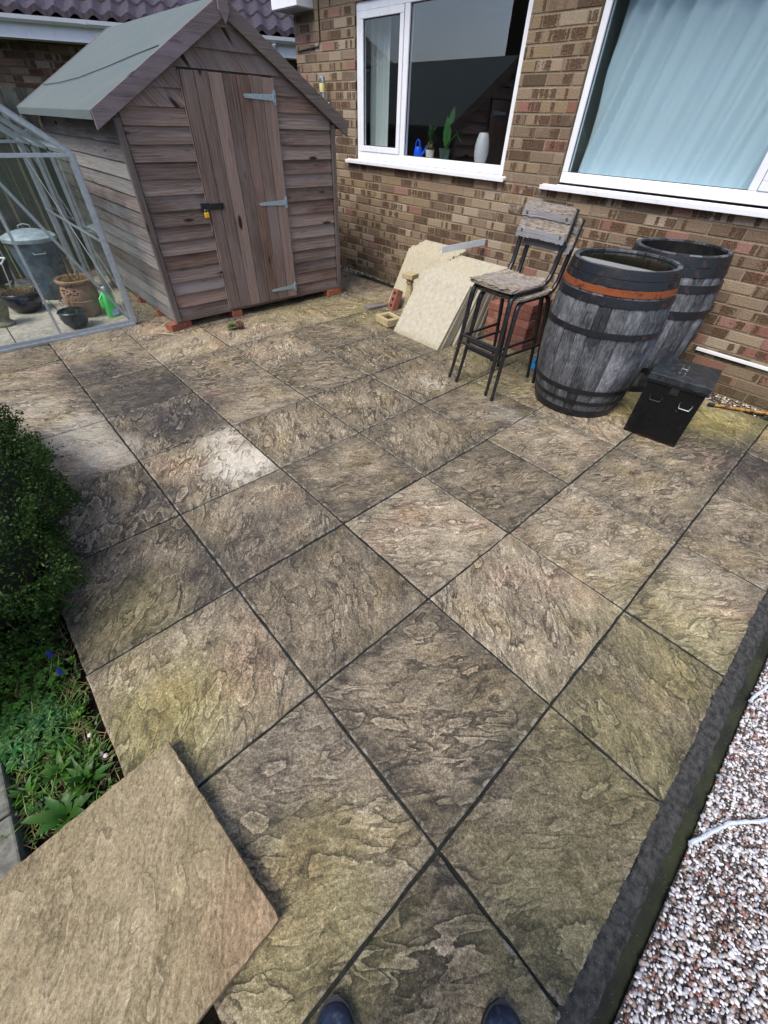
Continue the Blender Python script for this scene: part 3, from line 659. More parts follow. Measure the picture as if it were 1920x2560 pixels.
# white conduit along the wall foot and black cable at the far corner
c=MB(); c.b2(3.757,3.777,-.7,.70,.262,.284); tag(c.build('trunking',M_UPVC,bevel=.002),'thin white plastic cable trunking running low along the brick wall behind the black box','trunking')
c=MB(); c.tube([(3.77,5.53,2.74),(3.77,5.53,2.12),(3.77,5.56,2.07),(3.77,5.98,2.05)],.006,8); tag(c.build('black_cable',M_BLACKM,smooth=True),'black cable running down the brickwork beside the white eaves box','cable')

# wall lamp
L=thing('wall_lamp','cylindrical outdoor wall lamp with yellowed shade and steel ends on the brick wall','lamp',(3.69,5.42,1.67))
MB().lathe([(0,.165),(.033,.165),(.034,.16),(.034,.118),(.0,.118)],n=20).build('end_cap',M_ALARM,L,smooth=True); MB().lathe([(0,.045),(.034,.045),(.034,.0),(.028,-.006),(0,-.006)],n=20).build('end_cap',M_ALARM,L,smooth=True)
MB().lathe([(.031,.118),(.0325,.10),(.0325,.06),(.031,.045)],n=20).build('lamp_shade',plain('yellowed_acrylic',(.62,.56,.25),.4,0,.1),L,smooth=True)
b=MB().tube([(0,0,-.006),(0,0,-.03),(.02,0,-.042),(.085,0,-.042)],.007,8); b.tube([(.074,0,-.042),(.092,0,-.042)],.032,16); b.build('bracket',M_ALARM,L,smooth=True)

# ------------------------------------------------------------ inside the window
def curtain(name,y0,y1,x,z0,z1,amp,lab,mat,freq=38,slant=0.,seed=1):
    b=MB(); rs=random.Random(seed); n=int((y1-y0)/.006); ph=[rs.uniform(0,6) for _ in range(4)]; nz=24
    for k in range(nz+1):
        z=z0+(z1-z0)*k/nz
        for i in range(n+1):
            y=y0+(y1-y0)*i/n; q=y+slant*(z-z0)*(y-y0)
            w_=math.sin(q*freq+ph[0]+1.4*math.sin(q*7+ph[1]))+.5*math.sin(q*freq*.43+ph[2])+.25*math.sin(q*freq*2.1+ph[3]+z)
            b.v.append((x+amp*w_*(1-.25*k/nz),y,z))
    for k in range(nz):
        for i in range(n):
            q=(k*(n+1)+i,k*(n+1)+i+1,(k+1)*(n+1)+i+1,(k+1)*(n+1)+i); b.face(q,[(b.v[t][1],b.v[t][2]) for t in q])
    o=b.build(name,mat,smooth=True,fixn=False); so_=o.modifiers.new('t','SOLIDIFY'); so_.thickness=.0015
    return tag(o,lab,'curtain')
curtain('curtain',-.62,2.20,3.985,.9,2.6,.024,'pale blue gathered curtain filling the large right hand window',M_CURT,34,.1,3)
curtain('curtain',4.62,4.92,4.00,.9,2.6,.016,'narrow greyish curtain hanging in the left casement of the smaller window',M_CURT2,60,0,5)
# watering can
t=thing('watering_can','small bright blue plastic watering can on the inside window sill','watering can',(3.93,4.07,1.2225))
b=MB().lathe([(0,0),(.047,0),(.050,.006),(.042,.07),(.034,.088),(.030,.088),(.028,.08)],n=24); b.build('body',M_BLUEPL,t,smooth=True)
b=MB().tube([(0,-.035,.02),(0,-.075,.045),(0,-.11,.085),(0,-.125,.098)],[.012,.010,.008,.012],10); b.build('spout',M_BLUEPL,t,smooth=True)
b=MB().tube([(0,.035,.05),(0,.045,.09),(0,.035,.125),(0,.01,.145),(0,-.012,.13),(0,-.02,.088)],.007,8); b.build('handle',M_BLUEPL,t,smooth=True)
def leafmesh(b,base,tip,width,up,cup=.2,n=6,r=None,notch=0):
    base=Vector(base); tip=Vector(tip); ax=tip-base; L_=ax.length; up=Vector(up); sd=ax.cross(up)
    if sd.length<1e-6: sd=Vector((1,0,0))
    sd.normalize(); nn=sd.cross(ax).normalized(); r=r or (rnd.random(),rnd.random(),rnd.random(),1)
    b0=len(b.v)
    for i in range(n+1):
        t_=i/n; w_=width*math.sin(math.pi*min(1,t_**.8*.97+.02))*(1-.25*notch*(i%2)); dz=nn*(math.sin(math.pi*t_)*L_*cup*.5)
        p=base+ax*t_+dz
        b.v += [tuple(p-sd*w_+nn*w_*.25),tuple(p),tuple(p+sd*w_+nn*w_*.25)]
    for i in range(n):
        for k in (0,1):
            b.face((b0+i*3+k,b0+i*3+k+1,b0+i*3+4+k,b0+i*3+3+k),None,r)
# dracaena in white pot
t=thing('potted_plant','bushy spiky plant in small cream pot beside the blue watering can','houseplant',(3.95,3.92,1.2225))
MB().lathe([(0,0),(.036,0),(.045,.055),(.047,.07),(.042,.07),(.04,.06),(0,.058)],n=24).build('pot',plain('cream_pot',(.6,.58,.48),.5),t,smooth=True)
b=MB().tube([(0,0,.05),(0,0,.15)],.006,6); b.build('stem',M_DARKSTEM,t)
b=MB()
for k in range(70):
    a=rnd.uniform(0,6.28); z_=rnd.uniform(.10,.22); e=rnd.uniform(-.2,1.2); L_=rnd.uniform(.05,.085)
    leafmesh(b,(0,0,z_),(math.cos(a)*L_*math.cos(e),math.sin(a)*L_*math.cos(e),z_+L_*math.sin(e)),.007,(0,0,1),-.2,4)
b.build('foliage',M_HOUSEP,t,smooth=True,fixn=False)
b=MB()
for k in range(40):
    a=rnd.uniform(0,6.28); z_=rnd.uniform(.08,.14); L_=rnd.uniform(.04,.07); leafmesh(b,(0,0,z_),(math.cos(a)*L_,math.sin(a)*L_,z_-.03),.004,(0,0,1),.2,3)
b.build('withered_leaves',M_DRY,t,smooth=True,fixn=False)
# monstera in green pot
t=thing('potted_plant','tall broad leaved plant in dark green pot on the window sill','houseplant',(3.95,3.71,1.2225))
MB().lathe([(0,0),(.042,0),(.055,.07),(.060,.075),(.060,.09),(.053,.09),(.05,.075),(0,.072)],n=28).build('pot',plain('dark_green_pot',(.035,.07,.05),.35),t,smooth=True)
b=MB(); b.tube([(0,0,.07),(0,-.01,.15),(-.005,0,.2)],.004,6); b.tube([(0,-.01,.08),(0,-.07,.16),(0,-.12,.20)],.0035,6); b.build('stem',M_WEED,t)
b=MB(); leafmesh(b,(-.005,.0,.10),(-.02,-.005,.33),.048,(1,.2,0),.1,8,notch=.5); leafmesh(b,(-.01,-.02,.26),(0,-.07,.40),.035,(1,0,0),.1,8,notch=.6); leafmesh(b,(0,-.11,.24),(-.01,-.22,.14),.045,(.6,0,1),-.2,8); b.build('leaf',M_HOUSEP,t,smooth=True,fixn=False)
# vase
t=MB().lathe([(0,0),(.045,0),(.058,.03),(.067,.08),(.066,.13),(.056,.18),(.043,.215),(.036,.222),(.032,.218),(.03,.2)],n=40)
o=t.build('vase',plain('pale_grey_ceramic',(.50,.50,.50),.35,0,.08,25),smooth=True,loc=(3.95,3.245,1.2225)); tag(o,'tall pale grey speckled vase at the right of the inside window sill','vase')

# ------------------------------------------------------------ shed
SX0,SX1,SY0,SY1=1.02,2.94,4.275,6.62
shed=thing('garden_shed','weathered timber shed with padlocked plank door and green felt roof','shed',(1.98,5.4,.065))
def SH(o,p=shed): o.parent=p; o.matrix_parent_inverse=shed.matrix_basis.inverted() if p is shed else Matrix.Identity(4); return o
shed_inv=shed.matrix_basis
def bs_(mb,name,mat,p=None,**k):
    o=mb.build(name,mat,**k); o.parent=p or shed
    if p is None: o.matrix_parent_inverse=Matrix.Translation((-1.98,-5.4,-.065))
    return o
RS=.562; RX=1.965; RZ=2.085
def roofz(x): return RZ-abs(x-RX)*RS
def boards_front(zs,xa,xb,y,mb,clip=True,tilt=1.):
    for i in range(len(zs)-1):
        z0,z1=zs[i]+rnd.uniform(-.002,.002),zs[i+1]+.012
        def lim(z):
            a,b=xa,xb
            if clip:
                q=(RZ-.02-z)/RS; a=max(a,RX-q); b=min(b,RX+q)
            return a,b
        a0,b0=lim(z0); a1,b1=lim(z1)
        if b0-a0<.01: continue
        if b1<a1: a1=b1=(a1+b1)/2
        wz=rnd.uniform(-.0025,.0025); yb=y-.023+rnd.uniform(-.0015,.0015); yt=y-.006
        P=[(a0,yb,z0+wz),(b0,yb,z0-wz),(a0,y,z0+wz),(b0,y,z0-wz),(a1,yt,z1),(b1,yt,z1),(a1,y,z1),(b1,y,z1)]
        mb.hexa(P,0)
pit=.1028; zs=[.08+pit*i for i in range(17)]
cl=MB(); boards_front(zs,SX0+.038,1.545,SY0,cl); clr=MB(); boards_front(zs,2.335,SX1-.038,SY0,clr)
cl2=MB(); boards_front([1.735,1.842,1.955,2.06],SX0,SX1,SY0,cl2)
bs_(cl,'front_cladding',M_SHED,bevel=.0012,seg=1); bs_(clr,'front_cladding',M_SHED,bevel=.0012,seg=1); bs_(cl2,'gable_cladding',M_SHED,bevel=.0012,seg=1)
# inner lining behind boards (dark)
for ya,yb in ((SY0+.002,SY0+.012),(SY1-.012,SY1-.002)):
    ln=MB(); ln.prism([(SX0+.01,.07),(SX1-.01,.07),(SX1-.01,1.48),(RX,2.04),(SX0+.01,1.48)],1,ya,yb); bs_(ln,'gable_lining',M_TRIM)
for x,s in ((SX0,-1),(SX1,1)):
    sd=MB()
    for i in range(13):
        z0=.08+pit*i; z1=z0+pit+.012; xb=x+s*.019; xt=x+s*.006
        if z1>1.47: z1=1.47
        P=[(xb,SY0+.02,z0),(x,SY0+.02,z0),(xb,SY1,z0),(x,SY1,z0),(xt,SY0+.02,z1),(x,SY0+.02,z1),(xt,SY1,z1),(x,SY1,z1)]
        sd.hexa(P,1)
    bs_(sd,'side_cladding',M_SIDE,bevel=.0012,seg=1)
for xa in (SX0,SX1-.01):
    sl_=MB(); sl_.b2(xa,xa+.01,SY0+.02,SY1-.02,.07,1.46); bs_(sl_,'side_lining',M_TRIM)
for x0,x1 in ((SX0-.022,SX0+.030),(SX1-.030,SX1+.014)):
    b=MB(); b.b2(x0,x1,SY0-.034,SY0+.008,.066,1.455); bs_(b,'corner_post',M_TRIM,bevel=.003)
b=MB(); b.b2(SX0-.02,SX1+.012,SY0-.021,SY0+.02,.062,.096); b.b2(SX0-.018,SX0+.02,SY0+.022,SY1,.062,.094); bs_(b,'floor_bearer',M_TRIM,bevel=.003)
# roof
th=.018
for s in (-1,1):
    ex=.87 if s<0 else 3.085; ez=roofz(ex)
    b=MB(); y0,y1=4.236,6.72
    P=[(RX,y0,RZ),(ex,y0,ez),(RX,y1,RZ),(ex,y1,ez),(RX,y0,RZ+th),(ex-.0*s,y0,ez+th),(RX,y1,RZ+th),(ex,y1,ez+th)]
    b.hexa(P,0,off=(0 if s<0 else 9,0)); b.b2(min(ex,ex+s*.006),max(ex,ex+s*.006),y0,y1,ez-.032,ez+th-.001)
    bs_(b,'roof',M_FELT,bevel=.002)
    # bargeboard
    b=MB(); bd=.105; tz=.022
    yb0,yb1=4.214,4.2345
    P=[(RX,yb0,RZ+tz-bd),(ex-s*0,yb0,ez+tz-bd),(RX,yb1,RZ+tz-bd),(ex,yb1,ez+tz-bd),(RX,yb0,RZ+tz),(ex,yb0,ez+tz),(RX,yb1,RZ+tz),(ex,yb1,ez+tz)]
    b.hexa(P,0); bs_(b,'bargeboard',M_BARGEL if s<0 else M_TRIM,bevel=.002)
    b=MB(); yb0,yb1=6.725,6.745
    P=[(RX,yb0,RZ+tz-bd),(ex-s*0,yb0,ez+tz-bd),(RX,yb1,RZ+tz-bd),(ex,yb1,ez+tz-bd),(RX,yb0,RZ+tz),(ex,yb0,ez+tz),(RX,yb1,RZ+tz),(ex,yb1,ez+tz)]
    b.hexa(P,0); bs_(b,'bargeboard',M_TRIM,bevel=.002)
b=MB(); b.prism([(1.925,2.17),(1.925,2.03),(1.965,1.965),(2.005,2.03),(2.005,2.17)],1,4.196,4.2125); bs_(b,'finial',M_BARGEL,bevel=.002)
b=MB(); b.tube([(1.47,4.30,1.829),(1.40,4.6,1.792),(1.30,5.0,1.737),(1.20,5.5,1.682),(1.16,6.0,1.660),(1.15,6.6,1.654)],.003,6); bs_(b,'felt_seam',M_FELTEDGE)
# door
dr=MB(); xs=[1.552,1.66,1.772,1.886,2.0,2.11,2.222,2.318]
for i in range(7):
    j=rnd.uniform(-.002,.002); dr.b2(xs[i]+.0025,xs[i+1]-.0025,SY0-.038+j,SY0-.020+j,.088,1.722+rnd.uniform(-.003,.003),axis=2)
door=bs_(dr,'door',M_DOOR,bevel=.002)
b=MB(); b.b2(2.316,2.334,SY0-.040,SY0-.004,.088,1.72,axis=2); b.b2(1.543,1.5505,SY0-.026,SY0-.004,.088,1.72,axis=2); bs_(b,'door_frame',M_DOOR,bevel=.002)
b=MB(); b.b2(1.548,2.32,SY0-.0195,SY0-.003,.09,1.725); bs_(b,'door_backing',M_DARKFILL)
def chd(mb,name,mat,**k):
    o=mb.build(name,mat,**k); o.parent=door; return o
for z in (1.607,.905,.178):
    b=MB(); b.prism([(2.05,z-.012),(2.305,z-.020),(2.305,z+.020),(2.05,z+.012),(2.035,z)],1,SY0-.0435,SY0-.0405); b.b2(2.312,2.335,SY0-.0445,SY0-.0415,z-.045,z+.045); b.tube([(2.309,SY0-.046,z-.03),(2.309,SY0-.046,z+.03)],.006,8)
    for px in (2.08,2.16,2.25): b.tube([(px,SY0-.046,z),(px,SY0-.0430,z)],.004,8)
    chd(b,'hinge',M_GALV,bevel=.0008,seg=1)
b=MB(); b.b2(1.485,1.565,SY0-.046,SY0-.030,.886,.942); b.b2(1.572,1.69,SY0-.046,SY0-.0395,.892,.938); b.b2(1.51,1.60,SY0-.052,SY0-.047,.898,.930); chd(b,'hasp',M_BLACKM,bevel=.003)
b=MB(); b.b2(1.492,1.533,SY0-.062,SY0-.044,.842,.880); lk=chd(b,'padlock',M_YELLOW,bevel=.006)
b=MB(); b.tube([(1.50,SY0-.053,.878),(1.50,SY0-.053,.893),(1.512,SY0-.053,.902),(1.524,SY0-.053,.893),(1.524,SY0-.053,.878)],.003,8); o=b.build('shackle',M_ALARM,smooth=True); o.parent=lk
b=MB(); b.b2(1.520,1.548,SY0-.041,SY0-.033,.408,.427); b.b2(1.5,1.51,SY0-.03,SY0-.022,.412,.42); chd(b,'latch',M_BLACKM,bevel=.002)
# warped board gap on right
# brick supports
RB=MB(); RB.box((0,0,.0325),(.215,.1025,.065)); rb=RB.build('brick',M_REDL,bevel=.003)
spots=[(1.03,4.30,0.25,'orange red brick supporting the front left corner of the shed'),(1.62,4.345,1.5,'red brick under the shed front below the left edge of the door'),(2.86,4.30,.1,'red brick under the front right corner of the shed'),(1.06,4.82,1.4,'red brick under the left side of the shed near the front corner'),(1.06,5.35,1.4,'red brick under the middle of the shed left side in shadow')]
for i,(x,y,a,lb) in enumerate(spots):
    o=rb if i==0 else copy_tree(rb); o.location=(x,y,-.001 if i else 0); o.scale=(1,1,.93); o.rotation_euler=(0,0,a); tag(o,lb,'brick','bricks holding up the shed')

# ------------------------------------------------------------ fence and neighbour
fn=thing('board_fence','tall grey weathered board fence behind the shed and greenhouse','fence',(0,6.95,0))
b=MB(); x=-3.6; 
while x<3.7:
    w_=rnd.uniform(.11,.13); b.b2(x,x+w_-rnd.uniform(.006,.022),6.95+rnd.uniform(0,.006),6.968,0,1.63+rnd.uniform(-.006,.006),axis=2); x+=w_
o=b.build('boards',M_FENCE); o.parent=fn; o.matrix_parent_inverse=Matrix.Translation((0,-6.95,0))
b=MB(); b.b2(-3.6,3.7,6.93,6.949,.35,.43); b.b2(-3.6,3.7,6.93,6.949,1.25,1.33); o=b.build('rail',M_FENCE); o.parent=fn; o.matrix_parent_inverse=Matrix.Translation((0,-6.95,0))
for x in (-2.9,-1.1,.7,2.5):
    b=MB(); b.b2(x,x+.09,6.84,6.929,0,1.6,axis=2); o=b.build('post',M_FENCE); o.parent=fn; o.matrix_parent_inverse=Matrix.Translation((0,-6.95,0))
# neighbour bungalow, local frame: x along eaves, origin at A, rotated
A=Vector((1.5,9.05,0)); B=Vector((4.84,7.45,0)); ang=math.atan2(B.y-A.y,B.x-A.x)
nb=thing('neighbouring_bungalow','dark brick bungalow behind the fence with white gutter and purple brown roof tiles','house',tuple(A),ang)
def NB(mb,name,mat,**k): o=mb.build(name,mat,**k); o.parent=nb; return o
b=MB()
def place_nb(mb,s0,s1,z0,z1,j,r): mb.b2(s0,s1,.26+j,.29,z0,z1,r=r)
# face uv must run from brick corner
def place_nb2(mb,s0,s1,z0,z1,j,r):
    b0=len(mb.v); y=.26+j; mb.v += [(s0,y,z0),(s1,y,z0),(s1,y,z1),(s0,y,z1),(s0,.275,z0),(s1,.275,z0),(s1,.275,z1),(s0,.275,z1)]
    u=lambda i:(mb.v[i][0]-s0,mb.v[i][2]-z0)
    for q in ((0,1,2,3),(4,0,3,7),(1,5,6,2),(3,2,6,7),(0,4,5,1)):
        q=[b0+i for i in q]; mb.face(q,[u(i) for i in q],r)
brickwall(b,-4.5,4.6,.9,2.2,[(2.2,3.35,0,2.04)],place_nb2); NB(b,'wall',M_BRICKN,fixn=False)
b=MB(); b.b2(-4.5,2.2,.268,.4,-.1,2.2); b.b2(3.35,4.6,.268,.4,-.1,2.2); b.b2(2.2,3.35,.268,.4,2.05,2.2); NB(b,'mortar_joints',M_MORTARN)
b=MB(); b.b2(-4.6,4.8,.0,.02,2.12,2.30); b.b2(-4.6,4.8,.02,.26,2.12,2.135); NB(b,'fascia',M_UPVC,bevel=.002)
b=MB(); prof=[(-.0,.0),(-.02,-.045),(-.06,-.06),(-.095,-.035),(-.105,.0),(-.1,.0),(-.09,-.03),(-.06,-.052),(-.025,-.04),(-.005,.0)]
b.prism([(p[0]-.002,p[1]+2.31) for p in prof],0,-4.6,4.8); NB(b,'gutter',M_UPVC)
for x in (-1.2,.9,2.6,4.0):
    b=MB(); b.prism([(p[0]*1.07-.002,p[1]*1.12+2.309) for p in prof],0,x,x+.05); NB(b,'gutter_bracket',M_UPVC)
# white door/window panel at right
b=MB(); b.b2(2.2,2.28,.25,.30,.2,2.12); b.b2(3.0,3.08,.25,.30,.2,2.12); b.b2(2.28,3.0,.25,.30,2.04,2.12); b.b2(2.28,3.0,.25,.30,1.4,1.46); NB(b,'window_frame',M_UPVC,bevel=.003)
b=MB(); b.b2(2.28,3.0,.275,.28,.3,2.04); NB(b,'pane',M_GLASS)
b=MB(); b.b2(2.1,3.4,.6,.62,.0,2.2); NB(b,'inner_wall',M_ROOM)
b=MB(); b.tube([(3.30,.14,.0),(3.30,.14,2.0),(3.30,.03,2.14),(3.30,-.05,2.25)],.034,14); NB(b,'downpipe',M_UPVC,smooth=True)
# pantile roof
b=MB(); nxr=420; W_=9.6; ncol=nxr
g=G('purple_brown_tiles',.4,.5); p=g.uv(); n=g.noise(p,30.,6,.7); n2=g.noise(p,120.,3,.6)
c=g.mix(g.mr(n,.35,.65),(.018,.013,.022),(.07,.05,.06)); c=g.mix(g.mul(g.mr(n2,.66,.72),.7),c,(.30,.28,.30)); M_TILE=g.fin(c,.4,g.bump(n,.8,.01))
rows=16; rl=.30; sl0=math.tan(R_(30))
for k in range(rows):
    b0=len(b.v)
    for (t_,dz) in ((0,-.03),(0,.028),(rl+.04,.0)):
        for i in range(nxr+1):
            x=-4.8+W_*i/nxr; ph=(x/.21)%1.; hh=.022*math.cos(2*math.pi*ph)+(.006 if ph<.15 else 0)
            y=-.06+(k*rl+t_)*math.cos(R_(30)); z=2.36+(k*rl+t_)*math.sin(R_(30))+dz+hh
            b.v.append((x,y,z))
    for q_ in range(2):
        for i in range(nxr):
            a=b0+q_*(nxr+1)+i; q=(a,a+1,a+nxr+2,a+nxr+1); b.face(q,[(b.v[t][0],b.v[t][1]+k) for t in q])
NB(b,'roof_tiles',M_TILE,smooth=True,fixn=False)
b=MB(); b.hexa([(-4.8,.0,2.31),(4.8,.0,2.31),(-4.8,4.2,4.75),(4.8,4.2,4.75),(-4.8,.0,2.315),(4.8,.0,2.315),(-4.8,4.2,4.76),(4.8,4.2,4.76)]); NB(b,'roof_underlay',M_DARKFILL)

# low dark building across the garden, seen only as a reflection in the window glass
ob=thing('opposite_house','dark two storey house across the garden, mirrored at the right of the window pane','house',(-9,3,0))
b=MB(); b.b2(-5,0,-14,9.6,0,5.0); o=b.build('wall',M_BRICKN); o.parent=ob
b=MB(); b.prism([(.35,5.0),(.35,5.14),(-2.4,6.6),(-5.3,5.14),(-5.3,5.0)],1,-14.2,9.9); o=b.build('roof',M_DARKFILL); o.parent=ob
b=MB(); b.b2(-9.1,-9.0,12.7,40,0,2.0); tag(b.build('garden_fence',M_DARKFILL),'long dark fence far across the garden, mirrored under the sky in the window','fence')

# ------------------------------------------------------------ greenhouse
gh=thing('greenhouse','small aluminium framed glass greenhouse with pots inside beside the shed','greenhouse',(-.19,5.55,0))
def GH(mb,name,mat,**k): o=mb.build(name,mat,**k); o.parent=gh; o.matrix_parent_inverse=Matrix.Translation((.19,-5.55,0)); return o
gx0,gx1,gy0,gy1,ge,gr_=-1.115,.736,4.64,6.60,1.245,1.92; gxm=(gx0+gx1)/2
b=MB(); 
for y in (gy0,gy1): b.b2(gx0,gx1,y-.022,y+.022,.0,.022); b.b2(gx0,gx1,y-.006,y+.006,.022,.05)
for x in (gx0,gx1): b.b2(x-.022,x+.022,gy0+.023,gy1-.023,.0,.022); b.b2(x-.006,x+.006,gy0+.023,gy1-.023,.022,.05)
GH(b,'base_rail',M_ALU,bevel=.002)
def tee(mb,a,b_,n,w=.022,d=.026):
    mb.bar(a,b_,w,.003,up=n); a=Vector(a)-Vector(n)*d*.5; b_=Vector(b_)-Vector(n)*d*.5; mb.bar(a,b_,.004,d,up=n)
def gz(x): return ge+(gr_-ge)*(1-abs(x-gxm)/(gx1-gxm))
for y,s in ((gy0,-1),(gy1,1)):
    for x in (gxm-.31,.12,):
        k=MB(); tee(k,(x,y,.05),(x,y,gz(x)),(0,s,0),.020,.03); GH(k,'glazing_bar',M_ALU)
    k=MB(); k.b2(gx0,gx1,y-.012,y+.012,ge-.02,ge+.004); GH(k,'eave_rail',M_ALU,bevel=.001)
    for x in (gx0,gx1):
        k=MB(); k.b2(x-.018,x+.018,y-.018,y+.018,.023,ge+.01,axis=2); k.b2(x-.028,x+.028,y-.004*1,y+.004,.023,ge,axis=2); GH(k,'corner_post',M_ALU,bevel=.002)
        k=MB(); k.bar((x,y,ge+.005),(gxm,y,gr_),.036,.022,up=(0,s,0)); k.bar((x*.999,y-.0,ge+.03),(gxm,y,gr_+.025),.004,.03,up=(0,s,0)); GH(k,'roof_edge_bar',M_ALU,bevel=.002)
k=MB(); k.bar((.705,gy0+.024,.05),(-.15,gy0+.024,1.86),.022,.006,up=(0,1,0)); k.bar((-1.08,gy0+.024,.05),(-.36,gy0+.024,1.7),.022,.006,up=(0,1,0)); GH(k,'diagonal_brace',M_ALU)
for x,s in ((gx0,-1),(gx1,1)):
    for i in range(1,3):
        y=gy0+(gy1-gy0)*i/3; k=MB(); tee(k,(x,y,.05),(x,y,ge),(s,0,0)); GH(k,'glazing_bar',M_ALU)
        k=MB(); tee(k,(x,y,ge),(gxm,y,gr_),(s*.59,0,.81)); GH(k,'glazing_bar',M_ALU)
    k=MB(); k.b2(x-.012,x+.012,gy0,gy1,ge-.01,ge+.018); GH(k,'eave_rail',M_ALU,bevel=.002)
    k=MB(); k.b2(x-s*.03-.003,x-s*.03+.003,gy0,gy1,.68,.70); k.bar((x-s*.03,gy0+.03,.1),(x-s*.03,gy1-.03,1.2),.014,.004,up=(1,0,0)); GH(k,'side_brace',M_ALU)
k=MB(); k.b2(gxm-.018,gxm+.018,gy0,gy1,gr_-.01,gr_+.02); GH(k,'ridge_bar',M_ALU,bevel=.002)
for y in (gy0,gy1):
    for x0,x1 in ((gx0+.02,gxm-.315),(gxm-.3,.11),(.13,gx1-.02)):
        k=MB(); pts=[(x0,.05),(x1,.05),(x1,gz(x1))]+([(gxm,gr_)] if x0<gxm<x1 else [])+[(x0,gz(x0))]; k.prism(pts,1,y+.003,y+.006); GH(k,'glass_pane',M_GHGLASS)
for x in (gx0,gx1):
    for i in range(3):
        k=MB(); y0=gy0+.02+(gy1-gy0)*i/3; k.b2(x+.003,x+.006,y0,y0+.625,.05,ge-.01); GH(k,'glass_pane',M_GHGLASS)
        k=MB(); k.hexa([(x,y0,ge+.02),(gxm,y0,gr_+.02),(x,y0+.62,ge+.02),(gxm,y0+.62,gr_+.02),(x,y0,ge+.023),(gxm,y0,gr_+.023),(x,y0+.62,ge+.023),(gxm,y0+.62,gr_+.023)]); GH(k,'roof_pane',M_GHGLASS)
GZ=.0125
# dustbin
t=thing('dustbin','round blue grey galvanised dustbin with dented pale lid inside the greenhouse','dustbin',(.37,5.98,GZ))
prof=[(0,0),(.165,0),(.17,.01)]
for k in range(12): prof.append((.172+.045*k/11,.02+.5*k/11))
prof += [(.222,.53),(.218,.535),(.21,.52)]
MB().lathe(prof,n=48,wob=.004).build('body',M_BIN,t,smooth=True)
lid=MB().lathe([(.232,.515),(.236,.53),(.236,.548),(.225,.556),(.18,.575),(.10,.598),(.04,.606),(0,.607)],n=48,wob=.012).build('lid',M_BINLID,t,smooth=True)
b=MB().tube([(-.05,0,.60),(-.048,0,.635),(0,0,.648),(.048,0,.635),(.05,0,.60)],.006,8); o=b.build('handle',M_BINLID,smooth=True); o.parent=lid
b=MB(); b.tube([(-.05,-.212,.44),(-.05,-.235,.43),(.05,-.235,.43),(.05,-.212,.44)],.005,8); b.build('side_handle',M_BINLID,t,smooth=True)
def stems(b,n,r0,h,spread,rad=.0012,heads=0,seed=1,droop=.0,base=0):
    rs=random.Random(seed); tips=[]
    for _ in range(n):
        a=rs.uniform(0,6.28); q=rs.uniform(0,r0); x,y=q*math.cos(a),q*math.sin(a); a2=a+rs.uniform(-.8,.8); s=rs.uniform(.2,1)*spread; hh=h*rs.uniform(.5,1)
        p=[(x,y,base),(x+math.cos(a2)*s*.4,y+math.sin(a2)*s*.4,base+hh*.6),(x+math.cos(a2)*s,y+math.sin(a2)*s,base+hh*(1-droop))]
        b.tube(p,[rad,rad*.8,rad*.5],3,False,r=(rs.random(),rs.random(),0,1)); tips.append(p[-1])
    return tips
# terracotta urn
t=thing('terracotta_urn','large weathered terracotta urn with dead straw growth beside the dustbin','plant pot',(.47,5.16,GZ))
MB().lathe([(0,0),(.10,0),(.11,.01),(.135,.06),(.155,.13),(.157,.19),(.143,.25),(.13,.28),(.135,.29),(.155,.30),(.158,.318),(.15,.326),(.128,.322),(.12,.30),(.11,.285),(0,.28)],n=48).build('pot',M_TERR,t,smooth=True)
MB().lathe([(.1575,.145),(.161,.15),(.1575,.156)],n=48).build('raised_band',M_TERR,t,smooth=True)
b=MB(); stems(b,220,.12,.10,.14,.0016,seed=3,droop=.7,base=.29); b.build('straw',M_DRY,t,fixn=False)
b=MB(); tp=stems(b,26,.06,.20,.10,.0018,seed=4,base=.29)
for q in tp: b.lathe([(0,-.006),(.008,0),(0,.006)],c=q,n=5)
b.build('dead_flower_stems',M_DARKSTEM,t,fixn=False)
# slate blue pot
t=thing('plant_pot','small slate blue glazed bowl pot with dead flower stems near the greenhouse sill','plant pot',(.30,4.85,GZ))
MB().lathe([(0,0),(.055,0),(.07,.012),(.10,.05),(.112,.09),(.110,.12),(.115,.128),(.118,.14),(.112,.148),(.102,.146),(.098,.13),(0,.12)],n=44).build('pot',M_PUTTY,t,smooth=True)
b=MB()
for _ in range(60):
    a=rnd.uniform(0,6.28); q=rnd.uniform(0,.08); leafmesh(b,(q*math.cos(a),q*math.sin(a),.12),(q*math.cos(a)+rnd.uniform(-.02,.02),q*math.sin(a)+rnd.uniform(-.02,.02),.145),.005,(0,0,1),.2,3)
b.build('moss_growth',M_CRANE,t,fixn=False)
b=MB(); tp=stems(b,30,.06,.22,.10,.0012,seed=8,base=.12)
for q in tp: b.lathe([(0,-.007),(.010,-.002),(.011,.002),(0,.006)],c=q,n=6)
b.build('dead_flower_stems',M_DARKSTEM,t,fixn=False)
# navy bowl
t=thing('plant_pot','wide glossy navy bowl with dry tufts left of the terracotta urn','plant pot',(.04,5.62,GZ))
MB().lathe([(0,0),(.09,0),(.12,.02),(.15,.07),(.157,.12),(.15,.15),(.147,.155),(.155,.168),(.15,.176),(.136,.17),(.13,.15),(0,.14)],n=44).build('pot',M_NAVY,t,smooth=True)
b=MB(); stems(b,160,.12,.12,.10,.0016,seed=5,droop=.3,base=.14); b.build('straw',M_DRY,t,fixn=False)
b=MB().tube([(-.13,.02,.16),(-.14,.0,.22),(-.12,-.02,.24),(-.10,-.02,.20)],.006,8)
